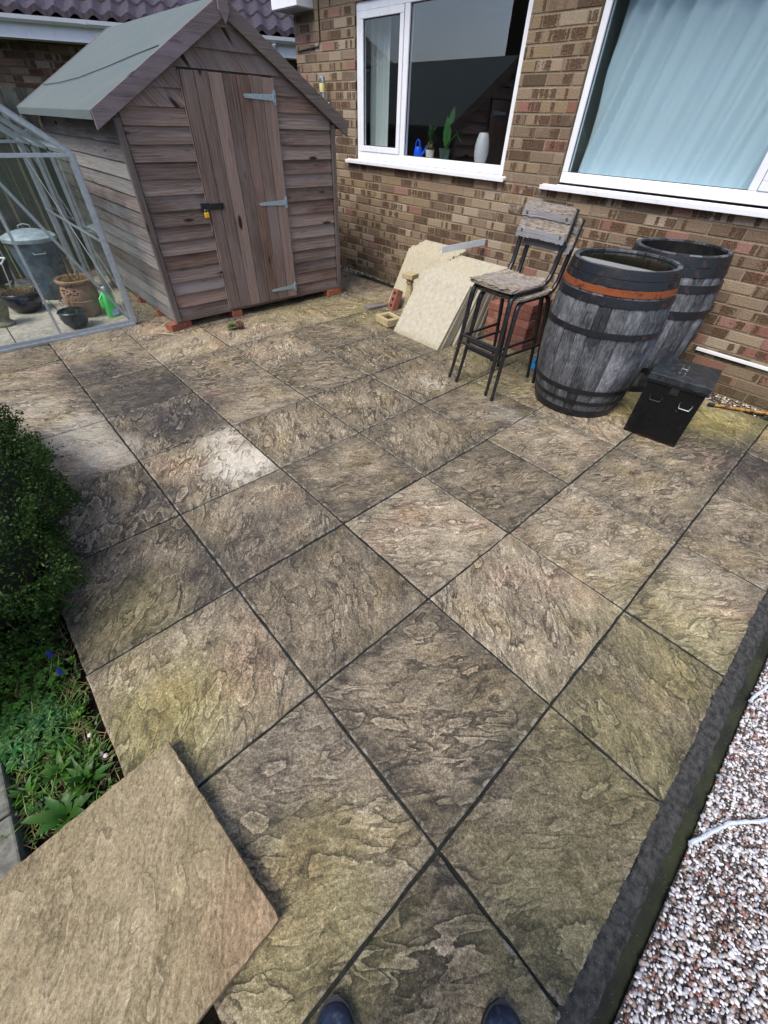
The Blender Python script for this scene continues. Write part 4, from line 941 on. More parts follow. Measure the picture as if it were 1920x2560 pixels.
# stone pot, far left
t=thing('stone_pot','mossy pale stone pot standing at the far left inside the greenhouse','plant pot',(-.21,5.30,GZ))
MB().lathe([(0,0),(.085,0),(.088,.02),(.07,.035),(.062,.05),(.08,.09),(.10,.15),(.098,.20),(.085,.235),(.10,.25),(.105,.27),(.09,.275),(.08,.25),(0,.24)],n=36).build('pot',M_OLDSTONE,t,smooth=True)
# dark hexagonal planter with white rims
t=thing('cold_frame','dark green many sided planter with white edges at the left end of the greenhouse','planter',(-.13,6.15,GZ))
def hexring(r,z): return [(r*math.cos(R_(60*i+15)),r*math.sin(R_(60*i+15)),z) for i in range(7)]
b=MB().lathe([(0,0),(.15,0),(.21,.16),(.24,.34),(.225,.34),(.20,.17),(0,.16)],n=6); b.build('panel',plain('very_dark_green',(.008,.02,.014),.5),t)
b=MB(); b.tube(hexring(.243,.345),.009,6); b.tube(hexring(.215,.165),.008,6)
for i in range(6): b.tube([hexring(.245,.345)[i],hexring(.215,.165)[i],hexring(.155,.0)[i]],.006,6)
b.build('white_edging',M_WHITEPL,t)
# bottle
t=thing('plastic_bottle','bright green plastic bottle with handle and white cap beside the terracotta urn','bottle',(.645,4.965,GZ),.35)
b=MB(); 
pr_=[(.050,.0,.032),(.056,.012,.037),(.057,.12,.038),(.052,.165,.035),(.030,.205,.026),(.019,.222,.018),(.018,.235,.018)]
n=28; 
for (a,z_,c_) in pr_:
    for k in range(n):
        th_=2*math.pi*k/n; cx,sx=math.cos(th_),math.sin(th_); b.v.append((math.copysign(abs(cx)**.7,cx)*a-(.0 if z_<.17 else .008),math.copysign(abs(sx)**.7,sx)*c_,z_))
for i in range(len(pr_)-1):
    for k in range(n): b.face((i*n+k,i*n+(k+1)%n,(i+1)*n+(k+1)%n,(i+1)*n+k))
b.face(range(n)); b.build('body',M_GREENPL,t,smooth=True)
MB().lathe([(0,.262),(.018,.262),(.020,.258),(.020,.235),(0,.235)],c=(-.008,0,0),n=20).build('cap',M_WHITEPL,t,smooth=True)
b=MB().tube([(-.052,0,.08),(-.078,0,.10),(-.075,0,.17),(-.035,0,.205)],.009,8); b.build('handle',M_GREENPL,t,smooth=True)
b=MB().b2(-.03,.035,-.0405,-.039,.02,.07); lb=b.build('label',plain('blue_white_label',(.45,.6,.8),.5),t)

# ------------------------------------------------------------ leaning cream slabs
def lean_slab(mat=M_CREAM, w=.592, h=.592, th=.034):
    b=MB(); nx=14; nz=14; fr=[]
    xs=[-w/2+w*i/nx for i in range(nx+1)]
    rs=random.Random(rnd.random())
    j=[[rs.uniform(-.0007,.0007) for _ in range(nx+1)] for _ in range(4)]
    # local: width along y, height along z, thickness along x (front face at x=0 facing -x)
    idx={}
    for k in range(nz+1):
        for i in range(nx+1):
            y=xs[i]; z=h*k/nz
            if i==0: y+=j[0][k]
            if i==nx: y+=j[1][k]
            if k==0: z+=j[2][i]
            if k==nz: z+=j[3][i]
            ed=(i in(0,nx)) or (k in(0,nz))
            b.v.append(((.003 if ed else rs.uniform(-.0008,.0008)),y,z))
    m=nx+1
    ox,oy=rs.uniform(0,30),rs.uniform(0,30); r=(rs.random(),rs.random(),rs.random(),1)
    for k in range(nz):
        for i in range(nx):
            q=(k*m+i,(k+1)*m+i,(k+1)*m+i+1,k*m+i+1); b.face(q,[(ox+b.v[t][1],oy+b.v[t][2]) for t in q],r)
    per=[i for i in range(m)]+[k*m+m-1 for k in range(1,m)]+[(m-1)*m+i for i in range(m-2,-1,-1)]+[k*m for k in range(m-2,0,-1)]
    bb=len(b.v); b.v += [(th,b.v[p][1],b.v[p][2]) for p in per]; L_=len(per)
    for i in range(L_):
        k=(i+1)%L_; q=(per[i],per[k],bb+k,bb+i); b.face(q,[(ox+b.v[t][0]*2,oy+b.v[t][1]+b.v[t][2]) for t in q],r)
    b.face([bb+i for i in range(L_)],None,r)
    return b.build('paving_slab',mat)
def put_slab(x0,yc,tilt,lab,group,first=None,yaw=0.,z=0.):
    o=lean_slab(h=rnd.uniform(.580,.597),th=rnd.uniform(.031,.036)); o.location=(x0,yc,z); o.rotation_euler=(0,tilt,yaw); tag(o,lab,'paving slab',group); return o
ordn=['front','second','third','fourth','fifth','sixth','seventh','eighth','ninth','tenth','eleventh','twelfth','thirteenth','fourteenth','fifteenth','sixteenth']
# right-hand stack
N2=15
for i in range(N2):
    tt=i/(N2-1); tilt=R_(36-16*tt); x=2.615+.047*i+(.02 if i>=4 else 0)+.002*rnd.random(); y=2.68+rnd.uniform(-.008,.008)
    if i>=4: y+= .002*i-.03
    lab=('cream paving slab leaning at the very front of the right hand stack' if i==0 else 'cream slab closest to the wall in the right hand stack' if i==N2-1 else 'cream slab on edge, %s back in the right hand leaning stack'%ordn[i])
    put_slab(x,y,tilt,lab,'cream paving slabs leaning in two stacks on the wall',yaw=rnd.uniform(-.012,.012))
N1=9
for i in range(N1):
    tt=i/(N1-1); tilt=R_(30-9*tt); x=3.17+.044*i*.95; y=3.37+rnd.uniform(-.006,.006)
    lab=('cream slab at the front of the left hand stack, behind the stone baluster' if i==0 else 'cream slab closest to the wall in the left hand stack' if i==N1-1 else 'cream slab on edge, %s back in the left hand leaning stack'%ordn[i])
    put_slab(x,y,tilt,lab,'cream paving slabs leaning in two stacks on the wall',yaw=rnd.uniform(-.01,.01))
# steel angle on top
t=MB(); a=Vector((3.27,3.02,.585)); b_=Vector((3.735,2.87,.628)); 
ax_=(b_-a).normalized(); up=Vector((0,0,1)); sd_=ax_.cross(up).normalized()
t.hexa([a,b_,a+sd_*.004,b_+sd_*.004,a+up*.055,b_+up*.055,a+up*.055+sd_*.004,b_+up*.055+sd_*.004],0)
t.hexa([a-sd_*.045,b_-sd_*.045,a-sd_*.0005,b_-sd_*.0005,a-sd_*.045+up*.004,b_-sd_*.045+up*.004,a-sd_*.0005+up*.004,b_-sd_*.0005+up*.004],0)
tag(t.build('angle_bracket',plain('pale_grey_powder_coat',(.52,.56,.58),.45,0,.05),bevel=.001),'pale grey L shaped metal angle lying across the tops of the cream slabs','bracket')
# baluster
t=thing('stone_baluster','short buff stone baluster with square capital standing before the left slab stack','baluster',(3.12,3.28,0),.2)
MB().box((0,0,.02),(.10,.10,.04)).build('plinth',M_STONE,t,bevel=.004)
MB().lathe([(.04,.04),(.045,.05),(.042,.06),(.034,.07),(.042,.11),(.046,.16),(.040,.22),(.032,.27),(.030,.285),(.040,.292),(.042,.302),(.034,.31),(.034,.316),(.046,.325),(.046,.335)],n=8).build('shaft',M_STONE,t)
MB().box((0,0,.358),(.125,.125,.046)).build('capital',M_STONE,t,bevel=.005)
# three-hole brick standing on end, leaning
t=thing('perforated_brick','red brick with three round holes leaning upright against the left slab stack','brick',(3.02,3.47,0),R_(0))
t.rotation_euler=(R_(-6),R_(24),R_(-14))
b=MB()   # faces -x with three holes; width y .1025, height z .215, depth x .065
W2,H2,D2=.05125,.215,.065; hc=[.045,.1075,.17]; hr=.019
def ring_face(b,x,flip):
    for k,zc in enumerate(hc):
        z0=0 if k==0 else (hc[k-1]+zc)/2; z1=H2 if k==2 else (hc[k+1]+zc)/2
        n=16; b0=len(b.v); 
        for i in range(n):
            a=2*math.pi*i/n; cy,cz=math.cos(a),math.sin(a); s=min(W2/max(abs(cy),1e-6),((z1-zc) if cz>0 else (zc-z0))/max(abs(cz),1e-6)); 
            b.v.append((x,cy*hr,zc+cz*hr)); b.v.append((x,cy*s,zc+cz*s))
        for i in range(n):
            j=(i+1)%n; q=[b0+2*i,b0+2*i+1,b0+2*j+1,b0+2*j]; b.face(q[::-1] if flip else q)
        for cy in (-1,1):
            for zz,cz in ((z0,-1),(z1,1)):
                # corner triangles
                cand=[(b.v[b0+2*i+1],b0+2*i+1) for i in range(n)]
                on_side=[c for c in cand if abs(c[0][1]-cy*W2)<1e-5 and (c[0][2]-zc)*cz>=0]; on_top=[c for c in cand if abs(c[0][2]-zz)<1e-5 and c[0][1]*cy>=0]
                if on_side and on_top:
                    p=max(on_side,key=lambda c:(c[0][2]-zc)*cz); q_=max(on_top,key=lambda c:c[0][1]*cy)
                    if p[1]!=q_[1]: b.v.append((x,cy*W2,zz)); b.face((p[1],q_[1],len(b.v)-1))
ring_face(b,0,False); ring_face(b,D2,True)
b0=len(b.v); b.v+=[(0,-W2,0),(0,W2,0),(0,W2,H2),(0,-W2,H2),(D2,-W2,0),(D2,W2,0),(D2,W2,H2),(D2,-W2,H2)]
for q in ((0,1,5,4),(1,2,6,5),(2,3,7,6),(3,0,4,7)): b.face([b0+i for i in q])
b.build('brick_body',redbrick('dusty_pink_red_brick',(.30,.12,.09)),t)
b=MB()
for zc in hc:
    n=16; b1=len(b.v)
    for x in (0,D2*.9):
        for i in range(n): a=2*math.pi*i/n; b.v.append((x,math.cos(a)*hr,zc+math.sin(a)*hr))
    for i in range(n): b.face((b1+i,b1+(i+1)%n,b1+n+(i+1)%n,b1+n+i))
    b.face([b1+n+i for i in range(n)])
b.build('hole',plain('hole_brick',(.12,.04,.03),.9),t,fixn=False)
# trough
t=thing('stone_trough','small buff stone dish holding dark water at the foot of the slab stacks','trough',(2.72,3.16,0),-.15)
b=MB(); 
o_=[(-.09,-.11),(.09,-.11),(.09,.11),(-.09,.11)]; rings=[]
for (s,z_) in ((.92,0),(1,.012),(1,.07),(.96,.078),(.62,.076),(.56,.03)):
    rings.append(len(b.v)); b.v += [(x*s,y*s,z_) for x,y in o_]
for i in range(5):
    for k in range(4): b.face((rings[i]+k,rings[i]+(k+1)%4,rings[i+1]+(k+1)%4,rings[i+1]+k))
b.face([rings[5]+k for k in range(4)]); b.face([rings[0]+k for k in range(4)])
b.build('basin',M_STONE,t,bevel=.004)
b=MB().b2(-.056,.056,-.068,.068,.052,.056); b.build('water',G('dirty_water',.05,.6).fin((.05,.035,.01)),t)
# dark roof tile / wood block
b=MB(); b.box((0,0,.014),(.26,.10,.028)); o=b.build('timber_offcut',M_TRIM,bevel=.003,loc=(2.95,3.62,0)); o.rotation_euler=(0,0,-.12); tag(o,'dark flat timber offcut on the paving left of the perforated brick','offcut')
# brick pile
pb=MB(); pb.box((0,0,.0325),(.1025,.215,.065)); pbo=pb.build('brick',M_RED,bevel=.004)
first=True; cn=['bottom','second','third','fourth','fifth','sixth']; dn=['front','middle','rear']
for st,(yc) in enumerate((2.21,1.985)):
    for k in range(6):
        for d_ in range(3):
            if st==0 and k==5 and d_==0: continue
            o=pbo if first else copy_tree(pbo); first=False
            o.location=(3.25+.109*d_+rnd.uniform(-.003,.003),yc+rnd.uniform(-.004,.004),.0665*k); o.rotation_euler=(0,0,rnd.uniform(-.02,.02))
            tag(o,'red brick, %s row, %s course of the %s column of the brick pile'%(dn[d_],cn[k],('left','right')[st]),'brick','smooth red bricks stacked in two columns')
# bag
t=thing('plastic_bag','bright blue printed plastic bag lying flat between the bricks and the front barrel','bag',(3.14,1.60,0),.35)
b=MB(); nx=16; ny=12
for s_ in (1,0):
    for j in range(ny+1):
        for i in range(nx+1):
            x=-.16+.32*i/nx; y=-.10+.20*j/ny; e=(1-(2*i/nx-1)**4)*(1-(2*j/ny-1)**4); b.v.append((x+.004*math.sin(j*2),y+.004*math.sin(i*1.7),.003+s_*(.05*e+.004*math.sin(i*1.9)*math.sin(j*1.3))))
m=(nx+1)*(ny+1)
for s_ in (0,1):
    for j in range(ny):
        for i in range(nx):
            q=[s_*m+j*(nx+1)+i,s_*m+j*(nx+1)+i+1,s_*m+(j+1)*(nx+1)+i+1,s_*m+(j+1)*(nx+1)+i]; b.face(q if s_==0 else q[::-1],[(b.v[k_][0],b.v[k_][1]) for k_ in q])
per=[i for i in range(nx+1)]+[j*(nx+1)+nx for j in range(1,ny+1)]+[ny*(nx+1)+i for i in range(nx-1,-1,-1)]+[j*(nx+1) for j in range(ny-1,0,-1)]
for i in range(len(per)):
    k=(i+1)%len(per); b.face((per[i],per[k],m+per[k],m+per[i]))
g=G('blue_film',.3,.5); s=g.sep(g.uv()); x_,y_=s[0],s[1]
inb=lambda v,a,c: g.mul(g.m('GREATER_THAN',v,a),g.m('LESS_THAN',v,c))
c=g.mix(g.mul(inb(x_,-.11,.05),inb(y_,-.06,.07)),(.01,.30,.62),(.01,.02,.10)); c=g.mix(g.mul(inb(x_,-.10,-.05),inb(y_,-.045,.03)),c,(.7,.75,.8)); c=g.mix(g.mul(g.mul(inb(x_,-.03,.03),inb(y_,-.05,.05)),g.m('GREATER_THAN',g.m('SINE',g.mul(y_,260.)),.2)),c,(.6,.7,.8))
b.build('bag_film',g.fin(c,.3),t,smooth=True)
# steel rod leg behind the barrel is the stool leg

# ------------------------------------------------------------ stools
def make_stool(lab,worn):
    t=thing('bar_stool',lab,'stool',group='two stacked school stools')
    F={'fl':(-.255,.185),'fr':(-.255,-.185),'bl':(.255,.185),'br':(.255,-.185)}
    H=.665
    for s in (1,-1):
        # front leg curves into side rail, side rail runs back and rises to back post
        top=[]
        fx,fy=-.255,.185*s
        b=MB(); pts=[(fx,fy,.0),(fx+.03,fy-.010*s,.2),(fx+.055,fy-.018*s,.42),(fx+.075,fy-.024*s,H-.06),(fx+.085,fy-.026*s,H-.03),(fx+.105,fy-.027*s,H-.008),(fx+.14,fy-.027*s,H)]
        b.tube(pts,[.0105,.013,.0155,.017,.017,.0165,.016],12); b.build('leg',M_BLACKM,t,smooth=True)
        b=MB(); pts=[(fx+.1402,fy-.027*s,H),(.03,fy-.027*s,H),(.14,fy-.025*s,H+.004),(.19,fy-.022*s,H+.03),(.215,fy-.02*s,H+.075),(.232,fy-.018*s,H+.15),(.262,fy-.015*s,H+.30),(.285,fy-.012*s,H+.42)]
        b.tube(pts,.0155,12); b.build('back_post',M_BLACKM,t,smooth=True)
        b=MB(); pts=[(.255,.185*s,0),(.235,.178*s,.2),(.20,.168*s,.45),(.175,.163*s,.60),(.16,.160*s,.64),(.13,.158*s,H-.004)]
        b.tube(pts,[.0105,.013,.015,.016,.016,.016],12); b.build('leg',M_BLACKM,t,smooth=True)
        MB().tube([(fx,fy,-.001),(fx,fy,.03)],.0125,10).build('rubber_foot',M_GASKET,t,smooth=True); MB().tube([(.255,.185*s,-.001),(.253,.184*s,.03)],.0125,10).build('rubber_foot',M_GASKET,t,smooth=True)
        b=MB().tube([(fx+.045,fy-.015*s,.315),(.225,.175*s,.315)],.010,10); b.build('stretcher',M_BLACKM,t,smooth=True)
    b=MB().tube([(-.21,-.172,.325),(-.21,.172,.325)],.0115,10); b.build('stretcher',M_BLACKM,t,smooth=True)
    b=MB().tube([(-.214,-.170,.272),(-.214,.170,.272)],.0105,10); b.build('stretcher',M_BLACKM,t,smooth=True)
    # plywood seat: delaminating layers
    def ply(name,cx,cz,w,dl,layers,rot,split,zf):
        b=MB()
        for L_ in range(layers):
            rs=random.Random(L_*7+int(worn*10)); n=22; m_=18; b0=len(b.v)
            zz=cz+L_*.0042
            for j in range(m_+1):
                for i in range(n+1):
                    u=-1+2*i/n; v=-1+2*j/m_
                    # rounded rectangle
                    rr_=.78; x=u; y=v
                    k_=(max(0,abs(u)-rr_)/(1-rr_),max(0,abs(v)-rr_)/(1-rr_)); 
                    ll=math.hypot(*k_)
                    if ll>1:
                        x=math.copysign(rr_+(1-rr_)*k_[0]/ll,u) if k_[0]>0 else u; y=math.copysign(rr_+(1-rr_)*k_[1]/ll,v) if k_[1]>0 else v
                    px,py=x*w/2,y*dl/2
                    rag=(rs.uniform(-.006,.003)*split*L_ if (i in(0,n) or j in(0,m_)) else 0)
                    z=zz+zf(x,y)+(split*.005*L_*max(0,abs(x)-.6)*rs.uniform(.2,1.6))
                    b.v.append(rot(px+rag*x,py+rag*y,z))
            for j in range(m_):
                for i in range(n):
                    q=(b0+j*(n+1)+i,b0+j*(n+1)+i+1,b0+(j+1)*(n+1)+i+1,b0+(j+1)*(n+1)+i); b.face(q,[(b.v[t_][1]*.9+L_*3,b.v[t_][0]+b.v[t_][2]) for t_ in q],(rs.random(),rs.random(),.2,1))
        o=b.build(name,M_STOOLW,t,fixn=False); so=o.modifiers.new('t','SOLIDIFY'); so.thickness=.0036; so.offset=1
        return o
    ply('seat',0,H+.013,.38,.375,4,lambda x,y,z:(x-.03,y,z),1.,lambda x,y:.012*x*x*x*(x>0)-.004*(1-abs(y)))
    import math as _m
    def brot(x,y,z):  # board local: x up, y across, z out
        zz=H+.335+x; xx=.262+(x)*.19-z; return (xx-.004,y,zz)
    ply('backrest',0,.0,.185,.375,3,brot,.5,lambda x,y:.018*(y*y)-.004)
    for (h0,h1,tk) in ((.012,.047,.0045),(-.098,-.052,.005)):
        b=MB(); rs_=random.Random(int(h0*1e4)+int(worn*10)); n_=26
        for i in range(n_+1):
            y=-.186+.372*i/n_; o_=.018*((y/.1875)**2)-.004+.0145
            e0=rs_.uniform(-.004,.004); e1=rs_.uniform(-.004,.004)
            for hh_,oo in ((h0+e0,o_),(h1+e1,o_),(h1+e1,o_+tk),(h0+e0,o_+tk)): b.v.append(brot(hh_,y,oo))
        for i in range(n_):
            for k in range(4): q=(i*4+k,i*4+(k+1)%4,(i+1)*4+(k+1)%4,(i+1)*4+k); b.face(q,[(b.v[t_][1],b.v[t_][2]) for t_ in q],(.6,.9,.1,1))
        b.face((0,1,2,3)); b.face((n_*4,n_*4+1,n_*4+2,n_*4+3)); b.build('peeling_veneer',M_VENEER,t)
    b=MB()
    for (y_,z_) in ((.15,.035),(-.15,.035),(.15,-.06),(-.15,-.06)):
        p=brot(z_,y_,.036); q=brot(z_,y_,.02); b.tube([q,p],.007,10)
    b.build('bolt',M_ALARM,t,smooth=True)
    return t
SA=R_(-4)
s1=make_stool('black steel stool at the bottom of the nested pair, with greenish plywood seat',.3); s1.location=(2.515,1.665,0); s1.rotation_euler=(0,0,SA)
s2=make_stool('upper of two nested black steel stools with split grey plywood seat and backrest',.8); s2.location=(2.47,1.69,.055); s2.rotation_euler=(R_(.3),R_(0),SA+R_(1))
s2.location=(2.455,1.695,.052)

# ------------------------------------------------------------ barrels
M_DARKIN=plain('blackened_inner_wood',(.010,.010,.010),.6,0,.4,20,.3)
def make_barrel(loc,h,re,rm,rb,lab,rust,hoops,water,rz=0.):
    t=thing('oak_barrel',lab,'barrel',loc,rz,group=None)
    def R2(tz):
        e=rb+(re-rb)*tz; return e+(rm-(re+rb)/2)*(1-(2*tz-1)**2)
    n=26; rs=random.Random(int(loc[0]*100)); b=MB()
    angs=[0]; 
    while angs[-1]<2*math.pi-.16: angs.append(angs[-1]+rs.uniform(.19,.31))
    angs[-1]=2*math.pi
    for k in range(len(angs)-1):
        a0,a1=angs[k]+.004,angs[k+1]-.004; dr_=rs.uniform(-.0015,.0015); r_=(rs.random(),rs.random(),rs.random(),1); off=rs.uniform(0,9)
        b0=len(b.v); m=5; nz=22
        for i in range(nz+1):
            tz=i/nz
            for j in range(m):
                a=a0+(a1-a0)*j/(m-1); rr_=R2(tz)+dr_-(.003 if j in(0,m-1) else 0); b.v.append((rr_*math.cos(a),rr_*math.sin(a),h*tz))
            for a in (a1,a0): rr_=R2(tz)-.024; b.v.append((rr_*math.cos(a),rr_*math.sin(a),h*tz))
        q_=m+2
        for i in range(nz):
            for j in range(q_):
                j2=(j+1)%q_; f4=(b0+i*q_+j,b0+i*q_+j2,b0+(i+1)*q_+j2,b0+(i+1)*q_+j)
                b.face(f4,[(off+.34*(a0+(a1-a0)*j/(m-1)),h*i/nz),(off+.34*(a0+(a1-a0)*(j+1)/(m-1)),h*i/nz),(off+.34*(a0+(a1-a0)*(j+1)/(m-1)),h*(i+1)/nz),(off+.34*(a0+(a1-a0)*j/(m-1)),h*(i+1)/nz)],r_)
        b.face([b0+nz*q_+j for j in range(q_)],None,r_)
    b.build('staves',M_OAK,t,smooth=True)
    b=MB().lathe([(R2(.5)*.0,.05),(rb-.01,.05)],n=40); b.build('barrel_base',M_DARKFILL,t)
    for (z0,z1,mt) in hoops:
        b=MB(); p=[]; q=[]
        for i in range(5):
            z=z0+(z1-z0)*i/4; p.append((R2(z/h)+.0045,z)); 
        for i in range(4,-1,-1):
            z=z0+(z1-z0)*i/4; q.append((R2(z/h)+.001,z))
        b.lathe(p+q+[p[0]],n=64); 
        a=rs.uniform(3.5,4.5)
        for dz in (.35,.65):
            zz=z0+(z1-z0)*dz; rr_=R2(zz/h)+.004
            for da in (0,.09): b.tube([(rr_*math.cos(a+da),rr_*math.sin(a+da),zz),((rr_+.005)*math.cos(a+da),(rr_+.005)*math.sin(a+da),zz)],.006,8)
        b.build('hoop',mt,t,smooth=True)
    b=MB().lathe([(R2(1-q_/10)-.0255,h*(1-q_/10)-.012) for q_ in range(0,10)],n=48); b.build('inner_face',M_DARKIN,t,smooth=True,fixn=False)
    if water:
        b=MB().lathe([(0,h-water),(R2(1-water/h)-.022,h-water)],n=48); b.build('water',M_WATER,t,fixn=False)
    return t
H1=.93
make_barrel((2.775,1.115,0),H1,.305,.356,.285,'front oak barrel, brimming with water, with a bright rusty orange hoop',True,
 [(.885,.932,M_HOOP),(.842,.882,M_HOOP),(.802,.837,M_RUST),(.745,.79,M_HOOP),(.572,.606,M_HOOP),(.190,.222,M_HOOP),(.105,.132,M_HOOP),(.0,.055,M_HOOP)],.016,.6)
make_barrel((3.445,1.03,0),.94,.292,.335,.255,'rear oak barrel against the brick wall, empty, with dark iron hoops',False,
 [(.88,.935,M_HOOP),(.825,.875,M_HOOP),(.735,.78,M_HOOP),(.575,.625,M_HOOP),(.18,.22,M_HOOP),(.0,.055,M_HOOP)],.12,2.)

# ------------------------------------------------------------ black box
t=thing('deed_box','black painted steel box with two front handles and a shallow lid, by the barrel','metal box',(2.822,.522,.0),R_(8))
g=G('chipped_black_paint',.3,.3); p=g.obj(); n=g.noise(p,25.,6,.7); n2=g.noise(p,140.,3,.6); ch=g.mul(g.mr(n,.66,.70),g.mr(n2,.45,.6))
c=g.mix(g.mr(n2,.4,.8),(.003,.003,.004),(.009,.011,.014)); c=g.mix(ch,c,(.25,.27,.26)); z=g.sep(p)[2]; c=g.mix(g.mul(g.mr(g.add(z,g.mul(n,.06)),.05,.02),.6),c,(.09,.04,.015)); M_BOXP=g.fin(c,g.mr(n,.3,.7,.18,.5),g.bump(n,.2,.003))
g=G('speckled_lid_paint',.35,.6); p=g.obj(); n=g.noise(p,30.,6,.75); n2=g.noise(p,200.,2,.5)
c=g.mix(g.mr(n,.42,.7),(.008,.010,.014),(.035,.05,.062)); c=g.mix(g.mr(n2,.72,.76),c,(.35,.40,.42)); M_LID=g.fin(c,.38,g.bump(n,.25,.003))
MB().box((0,0,.185),(.33,.325,.37)).build('body',M_BOXP,t,bevel=.004)
lid=MB().box((0,0,.398),(.350,.345,.045)).build('lid',M_LID,t,bevel=.004)
b=MB(); b.box((0,0,.3695),(.356,.351,.008)); o=b.build('lid_rim',M_BOXP,bevel=.002); o.parent=lid
b=MB(); b.tube([(-.03,.03,.423),(-.028,.03,.436),(.03,.03,.436),(.032,.03,.423)],.004,8); b.tube([(-.03,.0,.423),(-.028,.0,.436),(.03,.0,.436),(.032,.0,.423)],.004,8); b.tube([(-.028,.03,.436),(-.034,.015,.438),(-.028,.0,.436)],.004,8)
o=b.build('lid_handle',M_ALARM,smooth=True); o.parent=lid
for y_ in (.075,-.095):
    b=MB(); b.tube([(-.166,y_+.035,.29),(-.178,y_+.035,.285),(-.186,y_+.028,.262),(-.186,y_-.028,.262),(-.178,y_-.035,.285),(-.166,y_-.035,.29)],.0035,8); b.build('front_handle',M_ALARM if y_<0 else M_BLACKM,t,smooth=True)
b=MB().box((-.168,.0,.34),(.006,.05,.045)); b.build('lock_plate',M_BLACKM,t,bevel=.003)
# walking cane
b=MB(); P_=[(3.50+.0*i,.36-.047*i,.018+.0015*math.sin(i*2)) for i in range(12)]; P_=[(3.49+.024*i,.355-.042*i,.02+.002*math.sin(i*2.1)) for i in range(14)]
t=thing('cane','brown and yellow mottled cane with black tip lying on the gravel by the wall','cane',(0,0,0))
g=G('mottled_cane',.35,.5); p=g.uv(); n=g.noise(p,18.,4,.6); M_CANE=g.fin(g.mix(g.mr(n,.45,.55),(.10,.03,.008),(.42,.24,.05)),.35)
b.tube(P_,.011,10); b.build('shaft',M_CANE,t,smooth=True); MB().tube([(3.472,.386,.02),(3.492,.351,.02)],.0135,10).build('rubber_tip',M_GASKET,t,smooth=True)

# ------------------------------------------------------------ loose slab
def loose():
    b=MB(); nx=24; w_=.585; th=.038; m=nx+1; rs=random.Random(3)
    for k in range(m):
        for i in range(m):
            x=-w_*(1-i/nx); y=w_*k/nx-.0; ed=(i in(0,nx)) or (k in(0,nx))
            jx=(rs.uniform(-.002,.002) if i in(0,nx) else 0); jy=(rs.uniform(-.002,.002) if k in(0,nx) else 0)
            b.v.append((x+jx,y+jy,(th-.004 if ed else th+rs.uniform(-.001,.001))))
    su=[]
    for k in range(nx):
        for i in range(nx):
            q=(k*m+i,k*m+i+1,(k+1)*m+i+1,(k+1)*m+i); b.face(q,[(b.v[t_][1]*.8+b.v[t_][0]*.6+20,-b.v[t_][0]*.8+b.v[t_][1]*.6+5) for t_ in q],(.55,.8,.2,.1)); su.append([(.5,.5)]*4)
    per=[i for i in range(m)]+[k*m+m-1 for k in range(1,m)]+[(m-1)*m+i for i in range(m-2,-1,-1)]+[k*m for k in range(m-2,0,-1)]
    bb=len(b.v); b.v += [(b.v[p][0],b.v[p][1],0) for p in per]; L_=len(per)
    for i in range(L_):
        k=(i+1)%L_; q=(per[i],bb+i,bb+k,per[k]); b.face(q,[(b.v[t_][0]+b.v[t_][1],b.v[t_][2]) for t_ in q],(.3,.7,.4,.1)); su.append([(.5,.5)]*4)
    b.face([bb+i for i in reversed(range(L_))],None); su.append([(.5,.5)]*L_)
    o=b.build('loose_paving_slab',M_LOOSE,fixn=False); ul=o.data.uv_layers.new(name='slab'); ul.data.foreach_set('uv',[c for f_ in su for p in f_ for c in p])
    o.data.uv_layers['UVMap'].active=True
    o.location=(-.403,.178,.014); o.rotation_euler=(0,0,R_(4.7)); tag(o,'loose buff riven slab lying askew over the patio edge and flower bed, nearest the camera','paving slab')
loose()

# ------------------------------------------------------------ planting bed
plane('bed_soil',-3.2,-.60,.0,4.0,-.045,M_SOIL,60,90,.012)
kb=MB()
for i in range(4): kb.b2(-.955,-.868,.0+.6*i-.3,.592+.6*i-.3,-.08,.006)
tag(kb.build('concrete_kerb',M_CONC,bevel=.006),kind='structure')
def numesh(name,V,F,R4,mat,parent=None):
    me=bpy.data.meshes.new(name); me.vertices.add(len(V)); me.vertices.foreach_set('co',V.reshape(-1).astype(np.float32)); k=F.shape[1]
    me.loops.add(F.size); me.loops.foreach_set('vertex_index',F.reshape(-1).astype(np.int32)); me.polygons.add(len(F)); me.polygons.foreach_set('loop_start',np.arange(0,F.size,k,dtype=np.int32)); me.update(calc_edges=True)
    at=me.attributes.new('rnd','FLOAT_COLOR','FACE'); at.data.foreach_set('color',R4.reshape(-1).astype(np.float32)); me.materials.append(mat)
    o=bpy.data.objects.new(name,me); S.collection.objects.link(o)
    if parent: o.parent=parent
    return o
def leafcloud(name,P,Nn,size,mat,parent,seed):
    rs=np.random.RandomState(seed); n=len(P); d_=Nn+rs.normal(size=(n,3))*.75; d_/=np.linalg.norm(d_,axis=1)[:,None]
    t_=rs.normal(size=(n,3)); s_=np.cross(d_,t_); s_/=np.linalg.norm(s_,axis=1)[:,None]; up_=np.cross(s_,d_)
    L_=size*rs.uniform(.6,1.2,(n,1)); w_=L_*.30
    V=np.stack([P,P+d_*L_*.5+s_*w_+up_*L_*.08,P+d_*L_,P+d_*L_*.5-s_*w_+up_*L_*.08],1).reshape(-1,3); F=np.arange(4*n).reshape(-1,4)
    R4=np.concatenate([rs.rand(n,3),np.ones((n,1))],1); return numesh(name,V,F,R4,mat,parent)
hd=thing('box_hedge','dense dark green rounded box hedge overhanging the left edge of the patio','hedge',(-1.10,2.24,0))
rs=np.random.RandomState(11)
